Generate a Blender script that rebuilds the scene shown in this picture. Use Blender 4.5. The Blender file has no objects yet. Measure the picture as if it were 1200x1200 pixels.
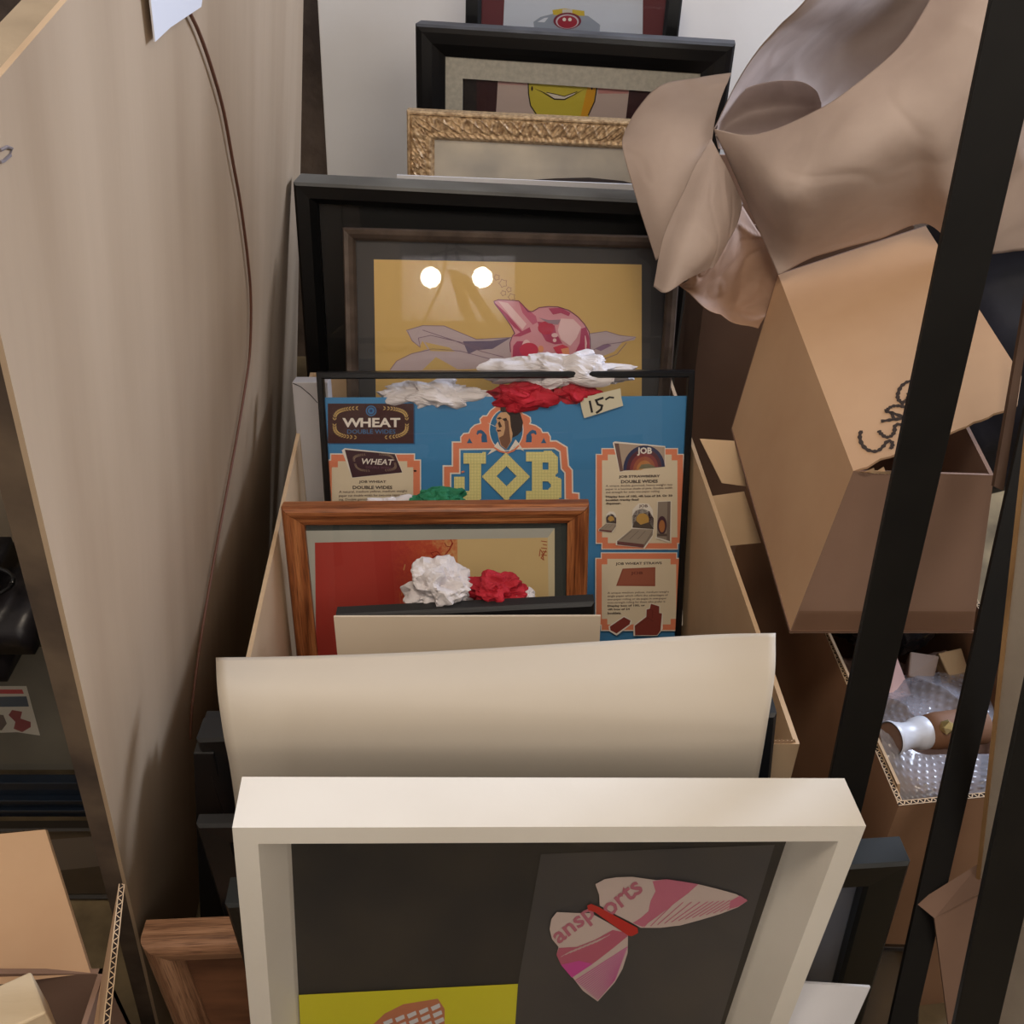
import bpy, bmesh, math, random
from mathutils import Vector, Matrix, noise
from mathutils.geometry import tessellate_polygon
random.seed(5)
S = bpy.context.scene
COL = S.collection
V = Vector
PI = math.pi
# ------------------------------------------------------------------ camera
TH = math.radians(37.5)
CAM = V((0, 0, 1.35))
FW = V((0, math.cos(TH), -math.sin(TH)))
UPV = V((0, math.sin(TH), math.cos(TH)))
RT = V((1, 0, 0))
F = 1200.0
cd = bpy.data.cameras.new('camera'); cam = bpy.data.objects.new('camera', cd); COL.objects.link(cam)
cam.location = CAM; cam.rotation_euler = (PI/2 - TH, 0, 0)
cd.sensor_width = 36; cd.lens = 36; cd.clip_start = .02
S.camera = cam

def ray(u, v): return FW + RT*((u-600)/F) - UPV*((v-600)/F)
def W(u, v, d): return CAM + ray(u, v)*d

# ------------------------------------------------------------------ materials
def lin(c):
    c = c/255
    return c/12.92 if c <= .04045 else ((c+.055)/1.055)**2.4
def rgb(c, k=1.0): return (min(1, lin(c[0])*k), min(1, lin(c[1])*k), min(1, lin(c[2])*k), 1)
_m = {}
def nt(name):
    m = bpy.data.materials.new(name); m.use_nodes = True
    t = m.node_tree; b = t.nodes['Principled BSDF']
    return m, t, b
def N(t, ty, **k):
    n = t.nodes.new(ty)
    for a, v in k.items():
        if a.startswith('i_'): n.inputs[a[2:].replace('_', ' ')].default_value = v
        else: setattr(n, a, v)
    return n
def flat(c, rough=.6, metal=0, key=None):
    k = (tuple(c), rough, metal)
    if k in _m: return _m[k]
    m, t, b = nt('ink_%d_%d_%d' % tuple(c[:3]))
    b.inputs['Base Color'].default_value = rgb(c); b.inputs['Roughness'].default_value = rough
    b.inputs['Metallic'].default_value = metal
    _m[k] = m
    return m
def ramp(t, stops):
    r = N(t, 'ShaderNodeValToRGB')
    while len(r.color_ramp.elements) < len(stops): r.color_ramp.elements.new(.5)
    for e, (p, c) in zip(r.color_ramp.elements, stops): e.position = p; e.color = c
    return r
def noisy(name, c1, c2, scale=6, stretch=(1, 1, 1), rough=.7, bump=.1, bscale=80, coord='Object', detail=5, metal=0, spec=.4, p0=.35, p1=.65, bdist=.002, bstretch=None):
    m, t, b = nt(name); L = t.links.new
    tc = N(t, 'ShaderNodeTexCoord'); mp = N(t, 'ShaderNodeMapping'); mp.inputs['Scale'].default_value = stretch
    L(tc.outputs[coord], mp.inputs[0])
    n = N(t, 'ShaderNodeTexNoise', i_Scale=scale, i_Detail=detail); L(mp.outputs[0], n.inputs['Vector'])
    r = ramp(t, [(p0, rgb(c1)), (p1, rgb(c2))]); L(n.outputs[0], r.inputs[0]); L(r.outputs[0], b.inputs['Base Color'])
    b.inputs['Roughness'].default_value = rough; b.inputs['Metallic'].default_value = metal
    b.inputs['Specular IOR Level'].default_value = spec
    if bump:
        n2 = N(t, 'ShaderNodeTexNoise', i_Scale=bscale, i_Detail=4)
        mp2 = N(t, 'ShaderNodeMapping'); mp2.inputs['Scale'].default_value = bstretch or stretch
        L(tc.outputs[coord], mp2.inputs[0]); L(mp2.outputs[0], n2.inputs['Vector'])
        bp = N(t, 'ShaderNodeBump', i_Strength=bump, i_Distance=bdist); L(n2.outputs[0], bp.inputs['Height']); L(bp.outputs[0], b.inputs['Normal'])
    return m
def dusty(name, c, dust, rough=.3, amount=.8, scale=9):
    """painted moulding with grey dust lying on its upward faces"""
    m, t, b = nt(name); L = t.links.new
    g = N(t, 'ShaderNodeNewGeometry'); s = N(t, 'ShaderNodeSeparateXYZ'); L(g.outputs['Normal'], s.inputs[0])
    mr = N(t, 'ShaderNodeMapRange'); mr.inputs[1].default_value = .55; mr.inputs[2].default_value = .9; L(s.outputs[2], mr.inputs[0])
    tc = N(t, 'ShaderNodeTexCoord'); n = N(t, 'ShaderNodeTexNoise', i_Scale=scale, i_Detail=6); L(tc.outputs['Object'], n.inputs[0])
    m2 = N(t, 'ShaderNodeMapRange'); m2.inputs[1].default_value = .3; m2.inputs[2].default_value = .7; m2.inputs[3].default_value = amount*.45; m2.inputs[4].default_value = amount; L(n.outputs[0], m2.inputs[0])
    mu = N(t, 'ShaderNodeMath', operation='MULTIPLY'); L(mr.outputs[0], mu.inputs[0]); L(m2.outputs[0], mu.inputs[1])
    mx = N(t, 'ShaderNodeMix', data_type='RGBA'); mx.inputs[6].default_value = rgb(c); mx.inputs[7].default_value = rgb(dust)
    L(mu.outputs[0], mx.inputs[0]); L(mx.outputs[2], b.inputs['Base Color'])
    m3 = N(t, 'ShaderNodeMapRange'); m3.inputs[3].default_value = rough; m3.inputs[4].default_value = .8; L(mu.outputs[0], m3.inputs[0]); L(m3.outputs[0], b.inputs['Roughness'])
    return m
def oak(name, c1, c2, c3):
    m, t, b = nt(name); L = t.links.new
    uv = N(t, 'ShaderNodeUVMap'); mp = N(t, 'ShaderNodeMapping'); mp.inputs['Scale'].default_value = (5, 130, 1); L(uv.outputs[0], mp.inputs[0])
    n = N(t, 'ShaderNodeTexNoise', i_Scale=1, i_Detail=7, i_Distortion=.6); L(mp.outputs[0], n.inputs['Vector'])
    r = ramp(t, [(.3, rgb(c1)), (.48, rgb(c2)), (.68, rgb(c3))]); L(n.outputs[0], r.inputs[0])
    mp2 = N(t, 'ShaderNodeMapping'); mp2.inputs['Scale'].default_value = (30, 900, 1); L(uv.outputs[0], mp2.inputs[0])
    n2 = N(t, 'ShaderNodeTexNoise', i_Scale=1, i_Detail=2); L(mp2.outputs[0], n2.inputs['Vector'])
    r2 = ramp(t, [(.36, (.35, .3, .28, 1)), (.5, (1, 1, 1, 1))]); L(n2.outputs[0], r2.inputs[0])
    mx = N(t, 'ShaderNodeMix', data_type='RGBA', blend_type='MULTIPLY'); mx.inputs[0].default_value = .7
    L(r.outputs[0], mx.inputs[6]); L(r2.outputs[0], mx.inputs[7]); L(mx.outputs[2], b.inputs['Base Color'])
    b.inputs['Roughness'].default_value = .38
    bp = N(t, 'ShaderNodeBump', i_Strength=.25, i_Distance=.0006); L(n2.outputs[0], bp.inputs['Height']); L(bp.outputs[0], b.inputs['Normal'])
    return m
def glass_mat(name='clear_glass', tint=(1, 1, 1), rough=.015, mul=1.0, ior=1.5):
    m = bpy.data.materials.new(name); m.use_nodes = True; t = m.node_tree; L = t.links.new
    t.nodes.clear()
    o = N(t, 'ShaderNodeOutputMaterial'); tr = N(t, 'ShaderNodeBsdfTransparent'); tr.inputs[0].default_value = (*tint, 1)
    g = N(t, 'ShaderNodeBsdfGlossy'); g.inputs['Roughness'].default_value = rough
    fr = N(t, 'ShaderNodeFresnel', i_IOR=ior); mu = N(t, 'ShaderNodeMath', operation='MULTIPLY'); mu.inputs[1].default_value = mul
    ge = N(t, 'ShaderNodeNewGeometry'); fb = N(t, 'ShaderNodeMath', operation='SUBTRACT'); fb.inputs[0].default_value = 1; L(ge.outputs['Backfacing'], fb.inputs[1])
    m0 = N(t, 'ShaderNodeMath', operation='MULTIPLY'); L(fr.outputs[0], m0.inputs[0]); L(fb.outputs[0], m0.inputs[1]); L(m0.outputs[0], mu.inputs[0])
    mx = N(t, 'ShaderNodeMixShader'); L(mu.outputs[0], mx.inputs[0]); L(tr.outputs[0], mx.inputs[1]); L(g.outputs[0], mx.inputs[2]); L(mx.outputs[0], o.inputs[0])
    return m

M = {}
M['glass'] = glass_mat()
M['black'] = flat((16, 16, 18), .28)
M['black_dusty'] = dusty('dusty_black_lacquer', (13, 13, 14), (116, 114, 108), .3, .95)
M['black_dusty2'] = dusty('dusty_black_paint', (17, 17, 19), (112, 112, 116), .28, .8, 14)
M['black_clean'] = dusty('black_lacquer', (17, 17, 19), (52, 52, 52), .4, .5)
M['greenblack'] = dusty('green_black_lacquer', (14, 17, 18), (34, 40, 40), .35, .5)
M['bronze'] = noisy('bronze_moulding', (72, 60, 52), (98, 84, 74), 30, (1, 1, 1), .35, .05, 200, metal=.35)
M['white'] = noisy('white_paint', (214, 208, 198), (222, 217, 208), 5, rough=.5, bump=.03, bscale=200)
M['oak'] = oak('oak_wood', (92, 48, 26), (150, 88, 50), (186, 122, 76))
M['oak2'] = oak('dull_oak_wood', (112, 78, 58), (152, 112, 84), (176, 134, 104))
M['kraftback'] = noisy('backing_paper', (120, 96, 70), (135, 108, 80), 8)
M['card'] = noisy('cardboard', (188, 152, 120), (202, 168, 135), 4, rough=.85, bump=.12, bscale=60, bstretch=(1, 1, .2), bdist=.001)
M['card_dark_shade'] = noisy('dark_shaded_cardboard', (132, 104, 88), (146, 117, 100), 4, rough=.85, bump=.12, bscale=60, bdist=.001)  # dark board, also painted in for shaded box faces
M['card_pale'] = noisy('pale_cardboard', (198, 168, 134), (212, 184, 150), 5, rough=.85, bump=.08, bscale=60, bdist=.001)
M['card_red'] = noisy('reddish_cardboard', (146, 110, 84), (162, 124, 96), 4, rough=.85, bump=.1, bscale=60, bdist=.001)
M['flute_shade'] = flat((40, 26, 18), .9)  # dark strip painted in for the shade inside the flutes
M['kraft'] = noisy('kraft_paper', (166, 148, 138), (184, 166, 156), 7, rough=.65, bump=.3, bscale=7, bdist=.006)
M['kraft2'] = noisy('brown_kraft_paper', (138, 108, 88), (160, 128, 104), 7, rough=.7, bump=.35, bscale=12, bdist=.006)
def ridged(m, sc, st, dist):
    t = m.node_tree; b = t.nodes['Principled BSDF']; tc = N(t, 'ShaderNodeTexCoord'); n = N(t, 'ShaderNodeTexNoise', noise_type='RIDGED_MULTIFRACTAL', i_Scale=sc, i_Detail=3)
    t.links.new(tc.outputs['Object'], n.inputs['Vector']); bp = N(t, 'ShaderNodeBump', i_Strength=st, i_Distance=dist); t.links.new(n.outputs[0], bp.inputs['Height']); t.links.new(bp.outputs[0], b.inputs['Normal'])
M['cream'] = noisy('cream_paper', (188, 178, 163), (196, 186, 172), 2, rough=.6, bump=.05, bscale=6, bdist=.004)
M['cream2'] = noisy('cream_board', (206, 192, 172), (214, 200, 181), 3, rough=.7, bump=.02)
M['paperwhite'] = flat((222, 222, 228), .7)
M['metal'] = noisy('black_powder_coated_metal', (15, 14, 14), (20, 19, 18), 20, rough=.5, bump=.02, spec=.3)
M['cord'] = flat((104, 66, 50), .6)

# ------------------------------------------------------------------ object helpers
def tag(o, label=None, cat=None, group=None, kind=None):
    if label: o['label'] = label
    if cat: o['category'] = cat
    if group: o['group'] = group
    if kind: o['kind'] = kind
    return o
def empty(name, loc, mat=None):
    o = bpy.data.objects.new(name, None); COL.objects.link(o)
    if mat is not None: o.matrix_world = mat
    else: o.location = loc
    o.empty_display_size = .05
    return o
def mesh_obj(name, verts, faces, mats, parent=None, mi=None, uvs=None, smooth=False, origin=None):
    me = bpy.data.meshes.new(name)
    vs = [V(v) for v in verts]
    if origin is not None: vs = [v - origin for v in vs]
    me.from_pydata(vs, [], faces)
    if not isinstance(mats, (list, tuple)): mats = [mats]
    for m in mats: me.materials.append(m)
    if mi: me.polygons.foreach_set('material_index', mi)
    if uvs:
        ul = me.uv_layers.new(name='UVMap')
        for i, l in enumerate(me.loops): ul.data[i].uv = uvs[i]
    if smooth: me.polygons.foreach_set('use_smooth', [True]*len(me.polygons))
    me.validate(); me.update()
    o = bpy.data.objects.new(name, me); COL.objects.link(o)
    if parent: o.parent = parent
    if origin is not None: o.location = origin
    return o
class MB:
    def __init__(s): s.v = []; s.f = []; s.mi = []
    def add(s, vs, fs, m=0):
        b = len(s.v); s.v += [V(x) for x in vs]; s.f += [tuple(b+i for i in f) for f in fs]; s.mi += [m]*len(fs)
    def hexa(s, a, b, m=0):
        """a, b: matching quads"""
        s.add(list(a)+list(b), [(3, 2, 1, 0), (4, 5, 6, 7), (0, 1, 5, 4), (1, 2, 6, 5), (2, 3, 7, 6), (3, 0, 4, 7)], m)
    def box(s, x0, x1, y0, y1, z0, z1, m=0):
        s.hexa([(x0, y0, z0), (x1, y0, z0), (x1, y1, z0), (x0, y1, z0)], [(x0, y0, z1), (x1, y0, z1), (x1, y1, z1), (x0, y1, z1)], m)
    def slab(s, q, t, m=0):
        q = [V(p) for p in q]; n = (q[1]-q[0]).cross(q[3]-q[0]).normalized()*t
        s.hexa(q, [p+n for p in q], m)
    def poly(s, pts, t, m=0):
        """flat polygon with thickness"""
        pts = [V(p) for p in pts]; n = (pts[1]-pts[0]).cross(pts[-1]-pts[0]).normalized()*t
        k = len(pts); tri = tessellate_polygon([pts])
        s.add(pts+[p+n for p in pts], [tuple(x) for x in tri]+[tuple(i+k for i in reversed(x)) for x in tri]+[(i, (i+1) % k, (i+1) % k+k, i+k) for i in range(k)], m)
    def tube(s, pts, r, n=8, m=0, cap=True):
        pts = [V(p) for p in pts]; rs = r if isinstance(r, (list, tuple)) else [r]*len(pts)
        vs = []; up = V((0, 0, 1))
        for i, p in enumerate(pts):
            d = (pts[min(i+1, len(pts)-1)] - pts[max(i-1, 0)]).normalized()
            a = d.cross(up)
            if a.length < .05: a = d.cross(V((1, 0, 0)))
            a.normalize(); b = d.cross(a)
            vs += [p+(a*math.cos(2*PI*k/n)+b*math.sin(2*PI*k/n))*rs[i] for k in range(n)]
        fs = [(i*n+k, i*n+(k+1) % n, (i+1)*n+(k+1) % n, (i+1)*n+k) for i in range(len(pts)-1) for k in range(n)]
        if cap: fs += [tuple(range(n)), tuple(reversed(range((len(pts)-1)*n, len(pts)*n)))]
        s.add(vs, fs, m)
    def corrugated(s, p, q, across, up, m_liner, m_dark, pitch=.0075):
        """fluted edge of corrugated board, p->q along the edge, across = thickness vector, up = outward"""
        p = V(p); q = V(q); a = V(across); up = V(up).normalized()
        L = (q-p).length; d = (q-p)/L; e = up*.0012
        s.add([p+e*.3, q+e*.3, q+a+e*.3, p+a+e*.3], [(0, 1, 2, 3)], m_dark)
        w = a*.16
        s.add([p+e, q+e, q+w+e, p+w+e], [(0, 1, 2, 3)], m_liner)
        s.add([p+a+e, q+a+e, q+a-w+e, p+a-w+e], [(0, 1, 2, 3)], m_liner)
        n = max(4, int(L/pitch)*6); th = .0007
        pts = []
        for i in range(n+1):
            t = i/n*L; k = .5+.36*math.sin(2*PI*t/pitch)
            pts.append(p+d*t+a*k+e*1.1)
        vs = []
        for x in pts: vs += [x-d*th, x+d*th]
        s.add(vs, [(2*i, 2*i+1, 2*i+3, 2*i+2) for i in range(n)], m_liner)
    def build(s, name, mats, parent=None, smooth=False, origin=None, bevel=0):
        o = mesh_obj(name, s.v, s.f, mats, parent, s.mi, None, smooth, origin)
        bm = bmesh.new(); bm.from_mesh(o.data); bmesh.ops.recalc_face_normals(bm, faces=bm.faces); bm.to_mesh(o.data); bm.free()
        if bevel:
            b = o.modifiers.new('bevel', 'BEVEL'); b.width = bevel; b.segments = 2; b.limit_method = 'ANGLE'
        return o
def low(vs):
    vs = [V(v) for v in vs]; c = sum(vs, V())/len(vs); c.z = min(v.z for v in vs); return c

# ------------------------------------------------------------------ frame maker
class Pose:
    def __init__(s, TL, TR, dL, dR, lean, zb, leanx=0):
        a = W(*TL, dL); b = W(*TR, dR); s.w = (b-a).length; e = (b-a)/s.w
        D = V((leanx, -math.sin(math.radians(lean)), -math.cos(math.radians(lean)))); D = (D - e*D.dot(e)).normalized()
        s.h = (min(a.z, b.z)-zb)/(-D.z)
        y = e.cross(D)
        o = (a+b)/2 + D*s.h
        s.mat = Matrix(((e.x, y.x, -D.x, o.x), (e.y, y.y, -D.y, o.y), (e.z, y.z, -D.z, o.z), (0, 0, 0, 1)))
        s.inv = s.mat.inverted(); s.oc = s.inv @ CAM
    def loc(s, u, v, y):
        """where the sight line through a spot of the photograph meets the plane local y"""
        r = s.inv.to_3x3() @ ray(u, v); t = (y-s.oc.y)/r.y
        p = s.oc + r*t
        return (p.x, p.z)
def moulding(name, w, h, prof, mat, parent, smooth=False, seg=1, disp=None, gap=0):
    """sweep a closed profile [(inset, y)] round a mitred rectangle"""
    vs = []; fs = []; uv = []
    C = [((-1, 1), (1, 1)), ((1, 1), (1, 0)), ((1, 0), (-1, 0)), ((-1, 0), (-1, 1))]
    k = len(prof)
    def corner(c, s_): return (c[0]*(w/2-s_), (h-s_) if c[1] else s_)
    for ri, (c0, c1) in enumerate(C):
        b = len(vs); n = seg
        length = w if ri % 2 == 0 else h
        per = [0]
        for j in range(k): a = prof[j]; bb = prof[(j+1) % k]; per.append(per[-1]+math.hypot(a[0]-bb[0], a[1]-bb[1]))
        for i in range(n+1):
            t = i/n
            for (s_, y) in prof:
                x0, z0 = corner(c0, s_); x1, z1 = corner(c1, s_)
                if gap:
                    L = math.hypot(x1-x0, z1-z0); g = gap/L; x0, x1 = x0+(x1-x0)*g, x1-(x1-x0)*g; z0, z1 = z0+(z1-z0)*g, z1-(z1-z0)*g
                yy = y
                if disp: yy = y - disp(t*length, s_)
                vs.append((x0+(x1-x0)*t, yy, z0+(z1-z0)*t))
        for i in range(n):
            for j in range(k):
                j2 = (j+1) % k
                fs.append((b+i*k+j, b+(i+1)*k+j, b+(i+1)*k+j2, b+i*k+j2))
                u0 = i/n*length+ri*3.1; u1 = (i+1)/n*length+ri*3.1
                uv += [(u0, per[j]), (u1, per[j]), (u1, per[j+1]), (u0, per[j+1])]
        if gap:
            for i in (0, n): fs.append(tuple(b+i*k+j for j in range(k))); uv += [(0, 0)]*k
    o = mesh_obj(name, vs, fs, mat, parent, None, uv, smooth)
    if not smooth:
        pass
    bm = bmesh.new(); bm.from_mesh(o.data); bmesh.ops.recalc_face_normals(bm, faces=bm.faces); bm.to_mesh(o.data); bm.free()
    return o
def pane(name, x0, x1, y0, y1, z0, z1, mat, parent):
    b = MB(); b.box(x0, x1, y0, y1, z0, z1); return b.build(name, mat, parent)
def ringboard(name, ow, oz0, oz1, ix0, ix1, iz0, iz1, y0, y1, mat, parent):
    """mat board with a window"""
    b = MB(); x = ow
    b.box(-x, x, y0, y1, iz1, oz1); b.box(-x, x, y0, y1, oz0, iz0)
    b.box(-x, ix0, y0, y1, iz0, iz1); b.box(ix1, x, y0, y1, iz0, iz1)
    return b.build(name, mat, parent)

# ------------------------------------------------------------------ printed artwork, traced flat onto its sheet
_txt = {}
def text_mesh(s, bold=0):
    k = (s, bold)
    if k in _txt: return _txt[k]
    c = bpy.data.curves.new('t', 'FONT'); c.body = s; c.resolution_u = 2; c.offset = bold; c.size = 1
    o = bpy.data.objects.new('t', c); COL.objects.link(o)
    bpy.context.view_layer.update()
    me = bpy.data.meshes.new_from_object(o)
    vs = [(v.co.x, v.co.y) for v in me.vertices]; fs = [tuple(p.vertices) for p in me.polygons]
    bpy.data.objects.remove(o); bpy.data.curves.remove(c); bpy.data.meshes.remove(me)
    _txt[k] = (vs, fs); return _txt[k]
class Art:
    def __init__(s, pose, y): s.p = pose; s.y = y; s.v = []; s.f = []; s.mi = []; s.m = []; s.n = 0; s.T = lambda u, v: (u, v)
    def mat(s, c):
        m = flat(c, .45) if isinstance(c, (tuple, list)) else c
        if m not in s.m: s.m.append(m)
        return s.m.index(m)
    def put(s, pts, faces, c, new=True):
        if new: s.n += 1
        y = s.y - .00006*s.n; b = len(s.v)
        for (u, v) in pts:
            u, v = s.T(u, v); x, z = s.p.loc(u, v, y); s.v.append((x, y, z))
        s.f += [tuple(b+i for i in f) for f in faces]; s.mi += [s.mat(c)]*len(faces)
    def poly(s, pts, c, new=True):
        t = tessellate_polygon([[V((p[0], p[1], 0)) for p in pts]]); s.put(pts, [tuple(x) for x in t], c, new)
    def rect(s, x0, y0, x1, y1, c, new=True): s.put([(x0, y0), (x1, y0), (x1, y1), (x0, y1)], [(0, 1, 2, 3)], c, new)
    def ell(s, cx, cy, rx, ry, c, a0=0, a1=360, n=28, new=True, rot=0):
        p = []
        for i in range(n+1):
            a = math.radians(a0+(a1-a0)*i/n); x = rx*math.cos(a); y = ry*math.sin(a)
            p.append((cx+x*math.cos(rot)-y*math.sin(rot), cy+x*math.sin(rot)+y*math.cos(rot)))
        p.append((cx, cy)) if a1-a0 < 360 else p.pop()
        s.poly(p, c, new)
    def line(s, pts, w, c, new=True, closed=False, taper=False):
        if closed: pts = list(pts)+[pts[0]]
        vs = []; n = len(pts)
        for i in range(n):
            a = pts[max(i-1, 0)]; b = pts[min(i+1, n-1)]
            if closed and i in (0, n-1): a = pts[-2]; b = pts[1]
            p = pts[i]
            d1 = V((p[0]-a[0], p[1]-a[1])); d2 = V((b[0]-p[0], b[1]-p[1]))
            if d1.length < 1e-6: d1 = d2
            if d2.length < 1e-6: d2 = d1
            d1.normalize(); d2.normalize(); n1 = V((-d1.y, d1.x)); n2 = V((-d2.y, d2.x)); nn = (n1+n2)
            if nn.length < .1: nn = n1
            nn.normalize(); k = 1/max(.5, nn.dot(n1)); ww = w/2*k
            if taper: ww *= max(.12, math.sin(PI*(i+.3)/(n-.4)))
            vs += [(p[0]+nn.x*ww, p[1]+nn.y*ww), (p[0]-nn.x*ww, p[1]-nn.y*ww)]
        s.put(vs, [(2*i, 2*i+1, 2*i+3, 2*i+2) for i in range(n-1)], c, new)
    def text(s, t, x, y, w, h, c, ang=0, bold=0, shear=0, center=True):
        vs, fs = text_mesh(t, bold)
        xs = [v[0] for v in vs]; ys = [v[1] for v in vs]
        x0, x1 = min(xs), max(xs); y0, y1 = min(ys), max(ys); a = math.radians(ang); out = []
        for (px, py) in vs:
            X = ((px-x0)/(x1-x0)-(.5 if center else 0))*w; Y = -((py-y0)/(y1-y0)-.5)*h
            X += shear*Y
            out.append((x+X*math.cos(a)-Y*math.sin(a), y+X*math.sin(a)+Y*math.cos(a)))
        s.put(out, fs, c)
    def build(s, name, parent): return mesh_obj(name, s.v, s.f, s.m, parent, s.mi)
def crop(ox, oy, k): return lambda u, v: (ox+u/k, oy+v/k)

# ================================================================== frame 1: white box frame with butterflies
def make_frame(name, label, cat, pose, group=None):
    r = empty(name, (0, 0, 0), pose.mat); tag(r, label, cat, group); return r
pA = Pose((272, 970), (1015, 968), .76, .812, 5, .0, -.06)
A = make_frame('box_frame', 'deep white box picture frame holding paper butterflies, foremost in the row', 'picture frame', pA)
moulding('frame_moulding', pA.w, pA.h, [(0, 0), (.018, 0), (.0365, .043), (.038, .05), (0, .05)], M['white'], A)
x = pA.w/2-.034
pane('backing_board', -x, x, .0425, .0475, .034, pA.h-.034, flat((34, 33, 34), .8), A)
art = Art(pA, .0415)
art.poly([(634, 1001), (908, 990), (840, 1215), (596, 1215)], (62, 62, 66))
art.build('grey_mat', A)
art = Art(pA, .0395)
art.T = crop(620, 1000, 4.286)
pk = (186, 104, 128); pale = (196, 178, 172); mg = (196, 70, 150)
w1 = [(333, 155), (380, 130), (440, 120), (520, 118), (590, 128), (640, 135), (690, 130), (760, 140), (850, 155), (950, 180), (1040, 205), (1098, 238), (1050, 270), (960, 305), (860, 335), (760, 362), (660, 374), (560, 374), (500, 340), (420, 300), (355, 262), (352, 210)]
w2 = [(140, 295), (240, 300), (310, 300), (400, 350), (470, 395), (497, 410), (495, 500), (470, 580), (430, 650), (345, 744), (270, 690), (220, 625), (160, 560), (137, 510), (148, 470), (115, 430), (103, 380), (112, 330)]
art.poly(w1, pale); art.poly(w2, pale)
art.poly([(620, 140), (690, 130), (760, 140), (850, 155), (800, 200), (720, 260), (640, 320), (570, 370), (520, 350), (560, 325), (600, 290), (610, 240), (635, 190)], pk)
art.poly([(1010, 240), (1060, 212), (1098, 238), (1050, 268), (1005, 280)], pk)
for i in range(13):
    t = i/12; x0 = 575+t*420; y0 = 372-t*75-(t*t*12)
    art.line([(x0, y0), (x0+60+90*(1-abs(t-.4)), y0-55-70*(1-t))], 4.5, pk, new=(i == 0))
art.poly([(150, 475), (240, 470), (330, 435), (420, 385), (470, 395), (497, 415), (430, 470), (340, 540), (215, 625), (160, 560), (137, 510)], (176, 88, 112))
for i in range(15):
    t = i/14; art.line([(232+t*110, 640+t*95), (495-t*60, 470+t*160)], 4.2, mg, new=(i == 0))
art.poly([(160, 560), (250, 540), (320, 555), (215, 625)], mg)
for i in range(9):
    art.line([(160+i*22, 520-i*9), (215+i*24, 488-i*10)], 2.5, pale, new=(i == 0))
art.text('ansp', 235, 372, 240, 85, (176, 100, 120), -38, .02)
art.text('orts', 465, 225, 225, 82, (176, 100, 120), -38, .02)
rd = (182, 36, 36)
art.poly([(292, 262), (312, 254), (350, 270), (545, 375), (548, 400), (515, 417), (495, 412), (330, 295), (297, 286)], rd)
art.build('butterfly_cutout', A)
art = Art(pA, .0405)
art.poly([(350, 1166), (607, 1153), (602, 1225), (353, 1225)], (206, 200, 40))
art.T = crop(260, 900, 2.727)
art.poly([(485, 818), (520, 785), (580, 755), (690, 737), (712, 770), (712, 840), (480, 840)], (186, 116, 86))
for i in range(5):
    for j in range(3):
        x_ = 515+i*38+j*6; y_ = 812-i*12+j*22
        art.poly([(x_, y_), (x_+28, y_-12), (x_+32, y_), (x_+6, y_+13)], (206, 208, 214), new=(i == 0 and j == 0))
art.T = lambda u, v: (u, v)
art.build('yellow_print', A)
pane('glass', -x, x, .036, .038, .034, pA.h-.034, M['glass'], A)

# ------------------------------------------------------------------ black frame behind it (B)
def simple_frame(name, label, pose, wd, th, mat, fill, group=None, glaze=True, y=.012, profile=None, cat='picture frame', smooth=False):
    r = make_frame(name, label, cat, pose, group)
    prof = profile or [(0, .003), (.003, 0), (wd-.003, .002), (wd, .006), (wd, th), (0, th)]
    moulding('frame_moulding', pose.w, pose.h, prof, mat, r, smooth)
    x = pose.w/2-wd+.002; z0 = wd-.002; z1 = pose.h-wd+.002
    if fill: pane('backing_board', -x, x, y+.001, y+.005, z0, z1, fill, r)
    if glaze: pane('glass', -x, x, y-.004, y-.002, z0, z1, M['glass'], r)
    return r
pB = Pose((263, 1062), (1068, 1012), .918, .932, 3, .0)
B = simple_frame('black_frame', 'wide black frame directly behind the white box frame, showing at both its sides', pB, .036, .03, M['greenblack'], flat((88, 96, 112), .5), y=.016)
# ------------------------------------------------------------------ C2 and C1
pC2 = Pose((229, 968), (880, 960), .973, .965, 3, .0)
C2 = simple_frame('black_frame', 'black frame showing one low dark corner left of the white box frame', pC2, .03, .014, M['black_clean'], flat((30, 28, 28), .6), y=.01)
pC1 = Pose((229, 868), (911, 838), .985, .955, 3, .0)
C1 = simple_frame('black_frame', 'thick black frame with ends poking out both sides behind the curled cream sheet', pC1, .03, .03, M['black_clean'], flat((30, 28, 28), .6), y=.012)

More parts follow.
